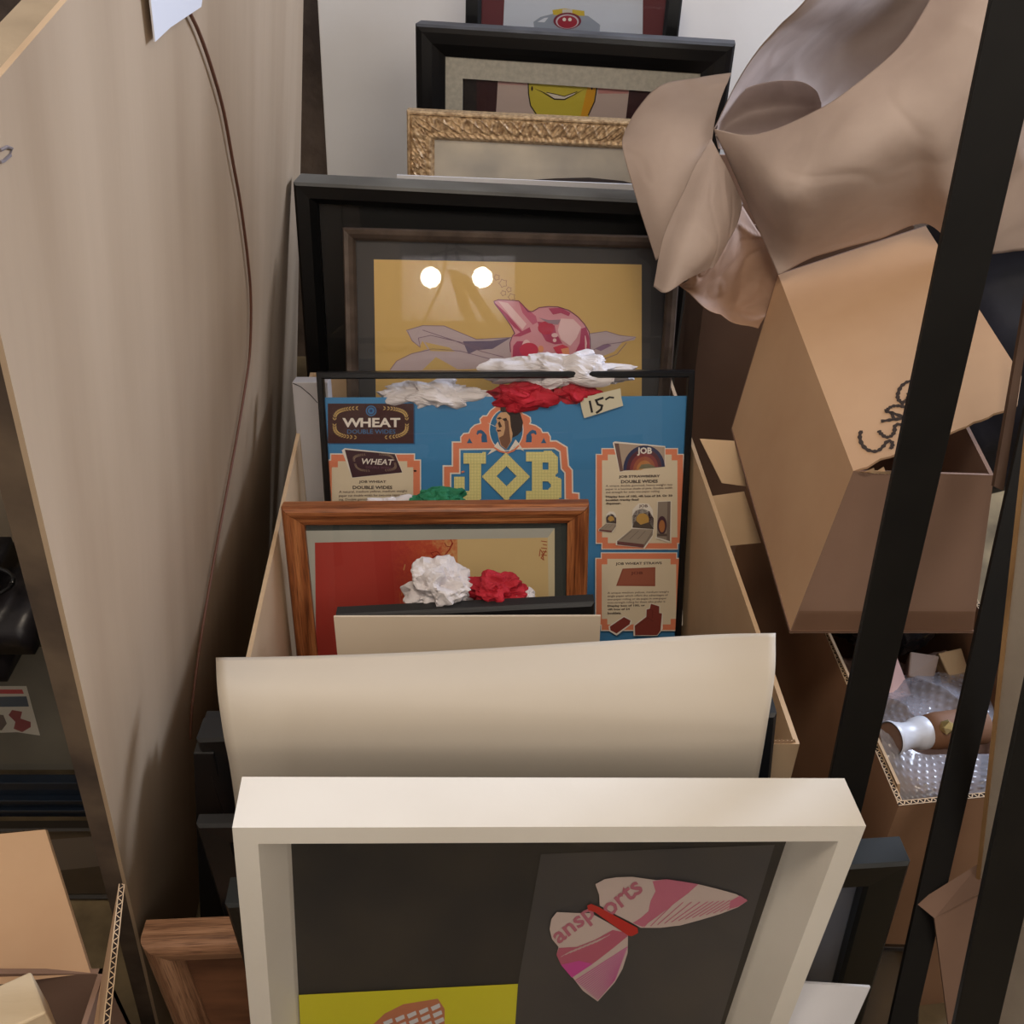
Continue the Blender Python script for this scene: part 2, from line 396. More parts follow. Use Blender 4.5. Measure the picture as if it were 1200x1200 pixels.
# ------------------------------------------------------------------ curved cream sheet D
def catmull(p, t):
    n = len(p)-1; x = t*n; i = min(int(x), n-1); f = x-i
    g = lambda k: p[max(0, min(n, k))]
    a, b, c, d = g(i-1), g(i), g(i+1), g(i+2)
    if i == 0: a = b*2-c
    if i+1 == n: d = c*2-b
    return (b*2+(c-a)*f+(a*2-b*5+c*4-d)*f*f+(b*3-a-c*3+d)*f**3)/2
def patch(rows, nu, nv, wr=0, ws=8, world=False):
    G = [[(V(q) if world else W(*q)) for q in r] for r in rows]
    out = []
    R = [[catmull(r, i/nu) for i in range(nu+1)] for r in G]
    for j in range(nv+1):
        out.append([catmull([R[k][i] for k in range(len(R))], j/nv) for i in range(nu+1)])
    vs = [p for r in out for p in r]
    if wr: vs = [p + V((noise.noise(p*ws), noise.noise(p*ws+V((7, 3, 1))), noise.noise(p*ws+V((1, 9, 4)))))*wr + V((0, 1, .4))*wr*.7*(1-abs(noise.noise(p*ws*1.7))*2.4) - V((0, 1, -.3))*wr*1.5*max(0, 1-abs(noise.noise(p*ws*1.1+V((4, 2, 8))))*9)*max(0, noise.noise(p*ws*.8+V((9, 1, 3)))+.35) + V((0, 1, 0))*wr*.9*max(0, 1-abs(noise.noise(p*ws*2.1+V((5, 5, 5))))*8)*max(0, noise.noise(p*ws*.9+V((2, 7, 1)))+.3) for p in vs]
    fs = [(j*(nu+1)+i, j*(nu+1)+i+1, (j+1)*(nu+1)+i+1, (j+1)*(nu+1)+i) for j in range(nv) for i in range(nu)]
    return vs, fs
def sheet(name, label, cat, parts, mat, th=.0006, nu=28, nv=20, wr=0, ws=8, smooth=True, parent=None):
    b = MB()
    for rows in parts: vs, fs = patch(rows, nu, nv, wr, ws); b.add(vs, fs)
    o = mesh_obj(name, b.v, b.f, mat, parent, None, None, smooth, low(b.v))
    s = o.modifiers.new('thickness', 'SOLIDIFY'); s.thickness = th; s.offset = 0
    if label: tag(o, label, cat)
    return o
sheet('curled_sheet', 'large cream paper sheet standing curled behind the white box frame', 'paper', [[
    [(253, 771, .945), (360, 769, .955), (520, 763, .96), (700, 752, .96), (830, 744, .955), (909, 742, .94)],
    [(255, 810, .922), (360, 812, .93), (520, 810, .935), (700, 805, .935), (830, 796, .935), (908, 790, .925)],
    [(262, 860, .925), (365, 862, .93), (520, 860, .932), (700, 860, .932), (828, 856, .932), (899, 850, .925)],
    [(272, 915, .958), (370, 916, .962), (520, 916, .962), (700, 916, .962), (820, 914, .962), (889, 908, .955)],
    [(292, 1060, 1.088), (380, 1060, 1.088), (520, 1060, 1.088), (700, 1060, 1.088), (800, 1060, 1.088), (862, 1060, 1.088)],
    [(320, 1230, 1.28), (400, 1230, 1.28), (520, 1230, 1.28), (680, 1230, 1.28), (770, 1230, 1.28), (830, 1230, 1.28)]]], M['cream'], .0012, 40, 40)

# ------------------------------------------------------------------ frames box
def carton(name, label, P, z0, z1, t, mats, cat='cardboard box', walls=(0, 1, 2, 3), fl=True, floor=True, rimdark=True):
    """P: four corners (x,y) ccw starting front-left; walls 0 front,1 right,2 back,3 left"""
    c = sum([V((p[0], p[1])) for p in P], V((0, 0)))/4
    r = empty(name, (c.x, c.y, z0)); tag(r, label, cat)
    nm = ['front_wall', 'right_wall', 'back_wall', 'left_wall']
    cc = V((c.x, c.y, 0))
    for k in walls:
        a = V((P[k][0], P[k][1], 0)); b = V((P[(k+1) % 4][0], P[(k+1) % 4][1], 0))
        d = (b-a).normalized(); n = V((-d.y, d.x, 0))*t
        m = MB()
        off = d*(t if k % 2 else 0)
        q = [a+off, b-off, b-off+n, a+off+n]
        Z = V((0, 0, 1))
        m.hexa([p+Z*z0-r.location for p in q], [p+Z*z1-r.location for p in q])
        if fl: m.corrugated(q[0]+Z*z1-r.location, q[1]+Z*z1-r.location, n, Z, 1, 2)
        m.build(nm[k], [mats[0], mats[1], M['flute_shade']], r)
    if floor:
        m = MB(); e = t*1.2
        q = [V((p[0], p[1], 0)) for p in P]; q = [p+(cc-p).normalized()*t*1.8 for p in q]
        m.hexa([p+V((0, 0, z0+.001))-r.location for p in q], [p+V((0, 0, z0+t))-r.location for p in q]); m.build('bottom', mats[0], r)
    return r
FB = carton('cardboard_box', 'long open cardboard box packed with the framed pictures, rims leading back', [(-.283, .665), (.285, .665), (.245, 1.40), (-.315, 1.40)], 0, .55, .005, [M['card_pale'], M['card_pale']], fl=False)
m = MB()
for i in range(10):
    a = V((.285-.012-i*.004, .665, .55)) - FB.location
    m.add([a, a+V((.006, .001, .004+.004*random.random())), a+V((.01, .002, -.003))], [(0, 1, 2)])
m.build('torn_edge', M['card'], FB)

m = MB(); q0 = [(-.400, .645, 0), (-.300, .645, 0), (-.300, .70, 0), (-.400, .70, 0)]; q1 = [(-.309, .645, .56), (-.289, .645, .56), (-.289, .70, .56), (-.309, .70, .56)]
m.hexa(q0, q1); o = m.build('black_frame', M['black_clean'], None, origin=low(m.v), bevel=.0015); tag(o, 'added black slab filling the dark gap between plywood and packed box', 'picture frame')  # black slab added to fill the dark gap beside the box
# ------------------------------------------------------------------ F and E
pF = Pose((393, 722), (697, 707), 1.135, 1.135, 8, .012)
Fr = make_frame('black_frame', 'small black rounded frame under the white and red tissue, mostly behind a cream board', 'picture frame', pF)
moulding('frame_moulding', pF.w, pF.h, [(0, .004), (.0015, .0015), (.004, 0), (.02, 0), (.024, .004), (.024, .018), (.0, .018)], M['black_clean'], Fr)
pane('backing_board', -pF.w/2+.022, pF.w/2-.022, .012, .015, .022, pF.h-.022, M['cream2'], Fr)
pE = Pose((391, 723), (704, 722), 1.118, 1.118, 10, .012)
b = MB(); b.box(-pE.w/2, pE.w/2, 0, .003, 0, pE.h)
E = b.build('mat_board', M['cream2']); E.matrix_world = pE.mat
tag(E, 'flat cream board standing in front of the small black frame', 'board')

# ------------------------------------------------------------------ oak frame H
pH = Pose((328, 596), (691, 593), 1.25, 1.25, 14, .012)
H = make_frame('oak_frame', 'reddish oak frame with red and beige print standing before the blue poster', 'picture frame', pH)
oakprof = [(0, .006), (.002, .002), (.006, 0), (.011, .0005), (.015, .003), (.018, .005), (.022, .006), (.026, .008), (.0265, .014), (.0265, .022), (0, .022)]
moulding('frame_moulding', pH.w, pH.h, oakprof, M['oak'], H, gap=.0004)
xi = pH.w/2-.0255
pane('backing_board', -xi, xi, .0145, .018, .026, pH.h-.026, flat((56, 62, 60), .8), H)
art = Art(pH, .0135)
lx = lambda u, v: (u, v)
art.poly([(352, 622), (650, 619), (650, 900), (352, 900)], (176, 178, 170))
cx_, cz_ = pH.loc(540, 655, .0135)
mr_, tr_, br_ = nt('red_screen_print'); Lr = tr_.links.new
tc_ = N(tr_, 'ShaderNodeTexCoord'); mp_ = N(tr_, 'ShaderNodeMapping'); mp_.inputs['Location'].default_value = (-cx_, 0, -cz_*.28); mp_.inputs['Scale'].default_value = (1, 1, .28)
Lr(tc_.outputs['Object'], mp_.inputs[0]); le_ = N(tr_, 'ShaderNodeVectorMath', operation='LENGTH'); Lr(mp_.outputs[0], le_.inputs[0])
nz_ = N(tr_, 'ShaderNodeTexNoise', i_Scale=260, i_Detail=6); Lr(tc_.outputs['Object'], nz_.inputs[0])
ad_ = N(tr_, 'ShaderNodeMath', operation='MULTIPLY_ADD'); ad_.inputs[1].default_value = .09; Lr(nz_.outputs[0], ad_.inputs[0]); Lr(le_.outputs['Value'], ad_.inputs[2])
rr_ = ramp(tr_, [(.05, rgb((206, 158, 104))), (.085, rgb((190, 84, 56))), (.13, rgb((172, 58, 50)))]); Lr(ad_.outputs[0], rr_.inputs[0]); Lr(rr_.outputs[0], br_.inputs['Base Color']); br_.inputs['Roughness'].default_value = .5
art.poly([(369, 636), (536, 632), (538, 900), (372, 900)], mr_)
art.poly([(536, 632), (642, 630), (645, 900), (538, 900)], (208, 184, 134))
art.poly([(642, 630), (650, 619), (650, 900), (645, 900)], (206, 196, 164))
for i in range(60):   # speckled worn glow where the figure is printed
    t = random.random(); uu = 430+100*random.random()**.7; vv = 640+120*random.random()
    if uu+(vv-640)*.3 < 480: continue
    art.line([(uu, vv), (uu+random.uniform(-2, 2), vv+random.uniform(5, 18))], random.uniform(.6, 1.8), random.choice([(190, 92, 60), (196, 120, 74), (182, 74, 50), (200, 146, 96)]), new=False)
art.line([(506, 655), (512, 650), (520, 652), (526, 645), (529, 640), (531, 636)], 1.2, (150, 40, 30))
art.line([(503, 660), (508, 652), (505, 648), (512, 646), (516, 650)], 1, (150, 40, 30))
art.line([(521, 636), (523, 640), (528, 641), (530, 636), (528, 632)], 1, (150, 40, 30))
for i in range(5):
    art.line([(634+i % 2*2, 634+i*4), (641, 635+i*4)], 1, (160, 70, 40), new=False)
art.line([(632, 652), (633, 644), (636, 648), (637, 656), (634, 654), (640, 645)], 1.1, (160, 70, 40))
art.build('print', H)
pane('glass', -xi, xi, .0105, .0122, .026, pH.h-.026, M['glass'], H)

# ------------------------------------------------------------------ poster frame I
pI = Pose((370, 437), (815, 435), 1.385, 1.385, 19, .012)
I = make_frame('poster_frame', 'thin black frame with blue rolling paper advertisement poster and handwritten price sticker', 'picture frame', pI)
moulding('frame_moulding', pI.w, pI.h, [(0, .002), (.002, 0), (.007, 0), (.009, .002), (.009, .014), (0, .014)], M['black'], I)
xi = pI.w/2-.008
x0, zt = pI.loc(379, 466, .0075); x1, _ = pI.loc(807, 464, .0075)
b = MB(); b.box(x0, x1, .008, .0086, .012, zt); b.build('poster_sheet', flat((64, 132, 184), .5), I)
art = Art(pI, .0079)
BL = (64, 132, 184); OR = (224, 134, 100); WH = (230, 224, 214); CR = (222, 208, 182); DB = (66, 34, 34); GO = (196, 166, 104); YE = (252, 238, 164)
# wheat panel
T = crop(370, 430, 7.06); art.T = T
art.rect(105, 312, 822, 640, (28, 84, 130))
art.rect(100, 303, 810, 632, DB)
def wreath(cx, cy, rx, ry, c, k=1, n=26, rot=0):
    first = True
    for sgn in (-1, 1):
        for i in range(n):
            a = math.radians(100+(i/(n-1))*158)
            ex = abs(math.cos(a))**.55*(1 if math.cos(a) > 0 else -1); ey = abs(math.sin(a))**.55*(1 if math.sin(a) > 0 else -1)
            px = cx+sgn*(-ex)*-rx*1; py = cy+ey*ry
            px = cx+sgn*abs(ex)*rx
            a2 = math.radians(100+((i+1)/(n-1))*158)
            ex2 = abs(math.cos(a2))**.55; ey2 = abs(math.sin(a2))**.55*(1 if math.sin(a2) > 0 else -1)
            qx = cx+sgn*ex2*rx; qy = cy+ey2*ry
            d = math.atan2(qy-py, qx-px)
            for o_ in (-.6, .6):
                L = 30*k; ax = px+math.cos(d+o_)*L; ay = py+math.sin(d+o_)*L
                nx = -math.sin(d+o_)*5.5*k; ny = math.cos(d+o_)*5.5*k; mx_ = (px+ax)/2; my = (py+ay)/2
                art.poly([(px, py), (mx_+nx, my+ny), (ax, ay), (mx_-nx, my-ny)], c, new=first); first = False
wreath(455, 462, 300, 122, GO)
art.ell(458, 363, 44, 44, (60, 118, 170)); art.ell(458, 363, 35, 35, DB); art.ell(458, 363, 28, 28, (60, 118, 170)); art.ell(458, 363, 12, 12, (40, 60, 110))
art.text('W', 300, 461, 160, 76, WH, 0, .03); art.text('HEAT', 535, 460, 330, 76, WH, 0, .03)
art.text('DOUBLE WIDES', 460, 535, 400, 36, (62, 112, 160), 0, .01)
# stepped boxes
def stepbox(x0, y0, x1, y1, s, w, bottom=True):
    """orange stepped border with white keyline and cream field"""
    def out(g, st):
        a, b_, c, d = x0+g, y0+g, x1-g, y1-g
        p = [(a+st, b_), (c-st, b_), (c-st, b_+st), (c, b_+st)]
        p += [(c, d-st), (c-st, d-st), (c-st, d), (a+st, d), (a+st, d-st), (a, d-st)] if bottom else [(c, d+g), (a, d+g)]
        p += [(a, b_+st), (a+st, b_+st)]
        return p
    art.poly(out(-w*.18, s), WH); art.poly(out(0, s), OR)
    def inn(g, st):
        a, b_, c, d = x0+g, y0+g, x1-g, y1-g
        p = [(a+st, b_), (c-st, b_), (c-st, b_+st), (c, b_+st)]
        p += [(c, d-st), (c-st, d-st), (c-st, d), (a+st, d), (a+st, d-st), (a, d-st)] if bottom else [(c, d+g), (a, d+g)]
        p += [(a, b_+st), (a+st, b_+st)]
        return p
    art.poly(inn(w, s), CR)
TX = (70, 56, 54)
stepbox(78, 725, 862, 1500, 50, 55, False)
art.poly([(215, 690), (240, 672), (660, 715), (720, 875), (300, 920)], WH)
art.poly([(240, 684), (655, 722), (716, 873), (302, 916)], (70, 44, 52))
A0 = art.T
art.T = lambda u, v: T(300+(u-100)*.5+(v-303)*.17, 708+(v-303)*.52-(u-100)*.012)
wreath(420, 470, 330, 130, (150, 130, 110), 1.1)
art.T = A0
art.text('WHEAT', 508, 785, 265, 48, WH, 2, .02, -.2); art.text('DOUBLE WIDES', 520, 832, 210, 18, (120, 84, 100), 2)
art.text('JOB WHEAT', 470, 952, 225, 26, TX, 0, .03); art.text('DOUBLE WIDES', 470, 997, 328, 28, TX, 0, .03)
for i, s_ in enumerate(['A natural, medium yellow, medium weight', 'paper cut double width for two-one paper roll-', 'ing. Double gummed. So nice smoke with us', 'every time.']):
    art.text(s_, 192, 1036+i*32, 565 if i < 3 else 125, 24, (98, 76, 74), -.8, .01, center=False)
art.ell(822, 860, 13, 7, (20, 16, 16))
# central sign
T2 = crop(500, 460, 6); art.T = T2
sil = [(245, 360), (243, 315), (262, 292), (300, 288), (312, 258), (340, 232), (385, 218), (378, 188), (398, 168), (425, 168), (450, 130), (500, 92), (545, 80), (600, 88), (640, 115), (675, 152), (700, 162), (725, 178), (728, 205), (718, 222), (765, 235), (800, 258), (812, 285), (850, 285), (866, 312), (866, 360)]
band = [(143, 900), (143, 542), (207, 542), (207, 374), (905, 366), (962, 400), (972, 525), (998, 555), (1000, 728), (1045, 732), (1050, 900)]
art.line(band, 62, WH); art.line(sil, 16, WH, closed=True)
art.poly(sil, OR); art.line(band, 42, OR)
art.line([(245, 560), (265, 555)], 12, OR)
for sg in (-1, 1):
    cx = 562
    art.poly([(cx+sg*p, q) for p, q in [(212, 290), (205, 268), (180, 262), (160, 275), (140, 300), (135, 350), (175, 350), (178, 315), (172, 292), (190, 285), (205, 298)]], (44, 96, 140), new=(sg == -1))
    art.poly([(cx+sg*p, q) for p, q in [(262, 318), (268, 335), (280, 356), (240, 356), (250, 340)]], (44, 96, 140), new=False)
art.ell(560, 262, 122, 150, WH); art.ell(560, 262, 116, 144, (44, 112, 160))
# head in profile with dark hair
art.poly([(520, 92), (575, 86), (625, 108), (660, 150), (678, 210), (668, 270), (640, 300), (600, 320), (588, 260), (580, 180), (540, 140), (518, 130)], (54, 42, 40))
art.poly([(520, 140), (560, 138), (585, 165), (592, 240), (604, 290), (598, 340), (560, 400), (520, 372), (505, 320), (498, 280), (486, 262), (492, 248), (482, 238), (496, 205), (488, 185), (500, 160)], (206, 164, 124))
art.poly([(545, 180), (575, 200), (585, 300), (590, 345), (560, 398), (525, 370), (508, 318), (540, 300), (552, 250)], (124, 86, 66))
art.poly([(492, 182), (515, 172), (530, 182), (512, 190)], (50, 34, 30)); art.poly([(530, 185), (560, 178), (568, 196), (545, 200)], (50, 34, 30), new=False)
art.poly([(500, 215), (512, 200), (530, 240), (510, 248)], (56, 38, 34), new=False); art.poly([(490, 262), (520, 262), (525, 272), (500, 276)], (90, 40, 36), new=False)
art.line([(430, 214), (485, 240)], 3, WH)
art.poly([(500, 345), (470, 385), (425, 440), (500, 400), (560, 430), (545, 400), (515, 375)], WH); art.poly([(625, 330), (650, 360), (685, 412), (620, 380), (575, 425), (585, 395), (605, 365)], WH, new=False)
art.line([(470, 385), (515, 412), (565, 426), (610, 408), (650, 372)], 12, OR)
J = [(258, 425), (418, 421), (418, 498), (384, 500), (384, 748), (352, 772), (215, 772), (190, 750), (190, 590), (266, 590), (266, 695), (298, 695), (298, 502), (258, 502)]
Bp = [(698, 416), (884, 412), (922, 450), (925, 560), (905, 585), (948, 610), (948, 735), (915, 760), (700, 760), (700, 690), (738, 688), (738, 488), (700, 488)]
holesB = [[(818, 490), (850, 490), (860, 505), (860, 530), (848, 545), (818, 545)], [(818, 625), (856, 625), (872, 645), (872, 662), (856, 680), (818, 680)]]
def inside(p, q):
    c = False; j = len(q)-1
    for i in range(len(q)):
        if (q[i][1] > p[1]) != (q[j][1] > p[1]) and p[0] < (q[j][0]-q[i][0])*(p[1]-q[i][1])/(q[j][1]-q[i][1])+q[i][0]: c = not c
        j = i
    return c
base = (164, 166, 108)
art.n += 1; dots = []
cell = 8.3
for i in range(int(170), int(960), 1):
    pass
gx = [180+cell*i for i in range(96)]; gy = [405+cell*j for j in range(46)]
def inO(x, y): k = abs(x-560)/170+abs(y-592)/172; return k <= 1 and abs(x-560)/72+abs(y-587)/72 > 1
cells = [(x, y) for x in gx for y in gy if inside((x, y), J) or inO(x, y) or (inside((x, y), Bp) and not any(inside((x, y), h_) for h_ in holesB))]
vs = []; fs = []
for (x_, y_) in cells:
    b0 = len(vs); c2 = cell/2; vs += [(x_-c2, y_-c2), (x_+c2, y_-c2), (x_+c2, y_+c2), (x_-c2, y_+c2)]; fs.append((b0, b0+1, b0+2, b0+3))
art.put(vs, fs, base)
vs = []; fs = []
for (x_, y_) in cells:
    b0 = len(vs); c2 = cell*.37; vs += [(x_-c2, y_-c2), (x_+c2, y_-c2), (x_+c2, y_+c2), (x_-c2, y_+c2)]; fs.append((b0, b0+1, b0+2, b0+3))
art.put(vs, fs, YE)
for i in range(24):
    art.rect(700+i*12, 783, 709+i*12, 792, YE, new=(i == 0))
# right boxes
T3 = crop(690, 500, 8.57); art.T = T3
stepbox(78, 225, 945, 1225, 58, 55)
art.poly([(240, 160), (262, 148), (768, 195), (770, 385), (310, 458)], WH)
art.poly([(256, 166), (300, 168), (345, 446), (312, 452)], (112, 84, 78))
art.poly([(300, 168), (762, 205), (762, 395), (345, 446)], (176, 156, 138))
for k, c in enumerate([(52, 56, 88), (88, 44, 56), (132, 62, 62), (160, 92, 66), (186, 126, 74), (196, 150, 96)]):
    r_ = 1-k*.16
    art.poly([(555+(-210)*r_, 440)] + [(555+210*r_*math.cos(a)*-1, 425+238*r_*math.sin(a)*-1 - 8*math.cos(a)*-1) for a in [i*PI/18 for i in range(19)]] + [(555+210*r_, 402)], c)
art.poly([(500, 425), (530, 380), (600, 372), (665, 400), (665, 412)], (120, 116, 92))
art.text('JOB', 560, 250, 150, 85, WH, 0, .04)
art.text('JOB STRAWBERRY', 508, 502, 415, 32, TX, -1, .03); art.text('DOUBLE WIDES', 508, 550, 370, 32, TX, -1, .03)
for i, s_ in enumerate(['A unique double gummed, heavy-weight rice', 'paper in a luscious shade of pink. Double width', 'and strength for even one-paper rolling.']):
    art.text(s_, 170, 598+i*32, 670 if i < 2 else 545, 25, (98, 76, 74), -1.2, .005, center=False)
for i, (s_, w_) in enumerate([('Display box of 100, gift box of 24. Or 50', 670), ('booklet gravity feed', 330), ('dispenser.', 155)]):
    art.text(s_, 170, 706+i*34, w_, 27, TX, -1, .03, center=False)
def pile(dx, dy, k):
    art.poly([(x_*k+dx, y_*k+dy) for x_, y_ in [(440, 830), (480, 790), (500, 770), (600, 775), (640, 830), (655, 1030), (640, 1110), (560, 1225), (540, 1215), (270, 1190), (272, 1150), (430, 1030)]], WH)
    art.poly([(x_*k+dx, y_*k+dy) for x_, y_ in [(440, 1010), (436, 900), (470, 845), (540, 820), (610, 850), (650, 920), (650, 1030)]], (72, 44, 56), new=False)
    art.ell(540*k+dx, 935*k+dy, 65*k, 65*k, (190, 150, 80)); art.poly([(x_*k+dx, y_*k+dy) for x_, y_ in [(440, 1000), (470, 940), (520, 985), (600, 960), (650, 1020), (648, 1030), (440, 1015)]], (84, 74, 66))
    art.poly([(x_*k+dx, y_*k+dy) for x_, y_ in [(435, 1025), (645, 1032), (555, 1180), (285, 1150)]], (156, 144, 130))
    art.poly([(x_*k+dx, y_*k+dy) for x_, y_ in [(285, 1150), (555, 1180), (550, 1215), (285, 1185)]], (110, 70, 70)); art.poly([(x_*k+dx, y_*k+dy) for x_, y_ in [(555, 1180), (645, 1032), (640, 1090), (550, 1215)]], (132, 120, 110), new=False)
    for i in range(3): art.line([((330+i*80)*k+dx, (1130-i*0)*k+dy), ((430+i*70)*k+dx, 1045*k+dy)], 5*k, (120, 106, 98), new=(i == 0))
pile(0, 0, 1)
art.text('JOB', 548, 800, 90, 36, (120, 104, 100), 0, .03)
pile(-30, 490, .47)
art.poly([(690, 750), (830, 745), (825, 1135), (800, 1160), (670, 1120), (682, 1080)], WH)
art.poly([(695, 755), (822, 750), (815, 1150), (682, 1110)], (142, 130, 118)); art.poly([(790, 752), (822, 750), (815, 1150), (782, 1140)], (116, 102, 94))
art.ell(735, 990, 48, 92, (72, 44, 56)); art.ell(735, 1000, 30, 62, (168, 110, 66)); art.rect(686, 1075, 785, 1100, (90, 76, 70))
T4 = crop(690, 620, 9.23); art.T = T4
stepbox(80, 262, 1005, 1092, 60, 60)
art.text('JOB WHEAT STRAWS', 540, 375, 500, 36, TX, -1, .03)
art.poly([(365, 428), (720, 412), (718, 618), (295, 615)], (150, 84, 66)); art.poly([(378, 440), (708, 426), (706, 604), (315, 603)], (160, 94, 74)); art.text('JOB', 520, 480, 130, 40, (104, 50, 44), -1, .02)
for i, s_ in enumerate(['A unique medium yellow, medium-weight', 'single paper which offers the advantages of', 'one-paper rolling or six pages in one-paper', 'even-strength rolling for those who prefer it.']):
    art.text(s_, 203, 694+i*35, 665-i*12, 27, (98, 76, 74), -1.2, .005, center=False)
for i, (s_, w_) in enumerate([('Display box of 100, or', 405), ('gift box of 24', 240), ('booklets.', 150)]):
    art.text(s_, 203, 834+i*38, w_, 28, TX, -1, .03, center=False)
art.poly([(213, 1050), (380, 940), (462, 985), (462, 1030), (300, 1152), (222, 1105)], WH); art.poly([(228, 1055), (380, 952), (452, 990), (440, 1030), (300, 1130), (235, 1095)], (128, 56, 50))
art.poly([(484, 1040), (615, 940), (618, 860), (655, 855), (665, 800), (770, 830), (768, 905), (800, 910), (800, 1080), (740, 1155), (484, 1155)], WH)
art.poly([(497, 1045), (622, 950), (625, 870), (660, 862), (672, 808), (762, 835), (762, 908), (792, 912), (775, 1100), (740, 1148), (500, 1150)], (128, 58, 50))
art.line([(505, 1060), (640, 960), (700, 1000)], 5, (96, 40, 38)); art.line([(660, 870), (690, 880), (690, 960)], 5, (96, 40, 38), new=False)
art.T = lambda u, v: (u, v)
art.build('poster_print', I)
pane('glass', -xi, xi, .0035, .0055, .008, pI.h-.008, M['glass'], I)
art = Art(pI, .0032)
art.T = crop(600, 420, 3.429)
art.poly([(272, 158), (330, 145), (436, 120), (440, 160), (447, 190), (400, 205), (340, 225), (290, 240), (283, 215), (278, 195)], (206, 200, 176))
ik = (22, 20, 22)
art.line([(312, 170), (316, 190), (322, 218)], 9, ik); art.line([(368, 158), (338, 168), (345, 185), (362, 190), (358, 205), (338, 220)], 9, ik); art.line([(375, 166), (392, 156), (410, 158)], 7, ik)
art.build('price_sticker', I)
# ------------------------------------------------------------------ narrow white frame J
pJ = Pose((342, 448), (384, 448), 1.43, 1.43, 14, .012)
Jf = make_frame('narrow_frame', 'narrow silvery white frame end left of the blue poster', 'picture frame', pJ)
b = MB(); b.box(-pJ.w/2, pJ.w/2, 0, .028, 0, pJ.h); b.build('frame_moulding', noisy('silver_white_paint', (176, 172, 174), (190, 186, 186), 4, rough=.45), Jf, bevel=.0012)
art = Art(pJ, -.0002); art.line([(343, 449), (352, 453), (364, 463), (372, 472)], 1, (50, 46, 46)); art.build('mitre_joint', Jf)

# ------------------------------------------------------------------ frame K: bronze frame with pink print
pK = Pose((401, 267), (800, 278), 1.47, 1.47, 19, .012)
K = make_frame('bronze_frame', 'bronze frame with yellow print of a shiny pink toy, behind the blue poster', 'picture frame', pK)
moulding('frame_moulding', pK.w, pK.h, [(0, .003), (.002, 0), (.008, .001), (.014, .004), (.0175, .008), (.0175, .02), (0, .02)], M['bronze'], K)
xi = pK.w/2-.0165
pane('mat', -xi, xi, .0125, .015, .017, pK.h-.017, noisy('dark_grey_mat', (64, 63, 64), (72, 70, 70), 9, rough=.9), K)
art = Art(pK, .0122)
art.poly([(438, 304), (752, 310), (752, 700), (444, 700)], (206, 172, 104))
art.T = crop(400, 260, 3.158)
lv = (186, 168, 172); dl = (128, 104, 122)
art.poly([(240, 402), (300, 384), (380, 385), (440, 410), (500, 435), (560, 432), (640, 425), (640, 520), (560, 540), (480, 545), (180, 552), (200, 520), (260, 490), (320, 470), (300, 440), (290, 462), (262, 440)], lv)
art.poly([(450, 442), (560, 440), (628, 428), (560, 470), (500, 475), (470, 490)], (110, 96, 120))
art.poly([(310, 445), (400, 465), (420, 480), (330, 478)], (200, 170, 108)); art.poly([(350, 500), (430, 545), (300, 548)], (200, 170, 108), new=False)
for q in ([(240, 402), (300, 384), (380, 385), (440, 410), (500, 435), (630, 428)], [(245, 405), (262, 440), (292, 464), (285, 430), (330, 420), (440, 445), (520, 470)], [(180, 548), (205, 515), (260, 488), (340, 470), (440, 478), (560, 510)], [(300, 400), (420, 440), (520, 480), (600, 500)]):
    art.line(q, 2.6, dl, new=False)
art.poly([(910, 415), (980, 405), (1030, 420), (1090, 425), (1085, 437), (1040, 445), (1010, 480), (960, 500), (900, 500)], lv)
art.line([(910, 415), (980, 405), (1030, 420), (1090, 427), (1040, 445), (970, 455), (920, 480)], 2.4, dl); art.line([(1055, 448), (1020, 490), (960, 512), (905, 505)], 2.4, dl, new=False); art.poly([(940, 470), (985, 450), (1000, 458), (960, 478)], (140, 112, 140), new=False)
art.T = crop(540, 310, 5.4545)
P1 = (214, 150, 160); P2 = (176, 60, 96); P3 = (232, 196, 196); P4 = (140, 40, 80); OUT = (116, 44, 78)
body = [(318, 560), (314, 500), (330, 455), (345, 440), (320, 390), (270, 320), (215, 248), (212, 235), (240, 225), (310, 228), (370, 232), (400, 262), (430, 300), (460, 300), (500, 275), (560, 268), (620, 270), (690, 292), (750, 335), (790, 380), (820, 430), (828, 490), (826, 590), (700, 640), (330, 640)]
art.poly(body, P1)
art.poly([(212, 238), (300, 320), (400, 435), (440, 420), (390, 440), (340, 400), (270, 320)], P2)
art.poly([(240, 235), (300, 245), (350, 300), (420, 380), (395, 415), (330, 345)], P3)
art.poly([(370, 235), (480, 330), (490, 370), (460, 385), (395, 310)], (196, 96, 124))
art.poly([(330, 460), (440, 400), (450, 430), (380, 460)], P2)
art.poly([(330, 600), (335, 520), (360, 490), (430, 490), (500, 540), (480, 590), (400, 620)], P2); art.ell(420, 530, 30, 50, P3); art.ell(435, 545, 60, 45, (200, 50, 80))
art.poly([(490, 365), (510, 430), (545, 490), (600, 510), (650, 505), (610, 440), (600, 390), (550, 370)], P2); art.ell(545, 405, 52, 42, (186, 40, 70)); 
art.poly([(560, 280), (640, 275), (700, 310), (690, 330), (640, 310), (590, 320)], P2); art.poly([(500, 340), (560, 355), (640, 352), (620, 385), (560, 375)], (156, 128, 140))
art.poly([(640, 345), (720, 350), (770, 400), (740, 470), (700, 520), (640, 480), (620, 420)], P3)
art.poly([(770, 410), (800, 400), (822, 470), (822, 585), (720, 585), (760, 500)], P2); art.line([(795, 455), (800, 500), (797, 575)], 12, P3, taper=True)
art.poly([(590, 530), (650, 510), (690, 530), (680, 580), (620, 580)], (206, 60, 84)); art.poly([(640, 540), (690, 530), (695, 580), (660, 590)], (226, 150, 110))
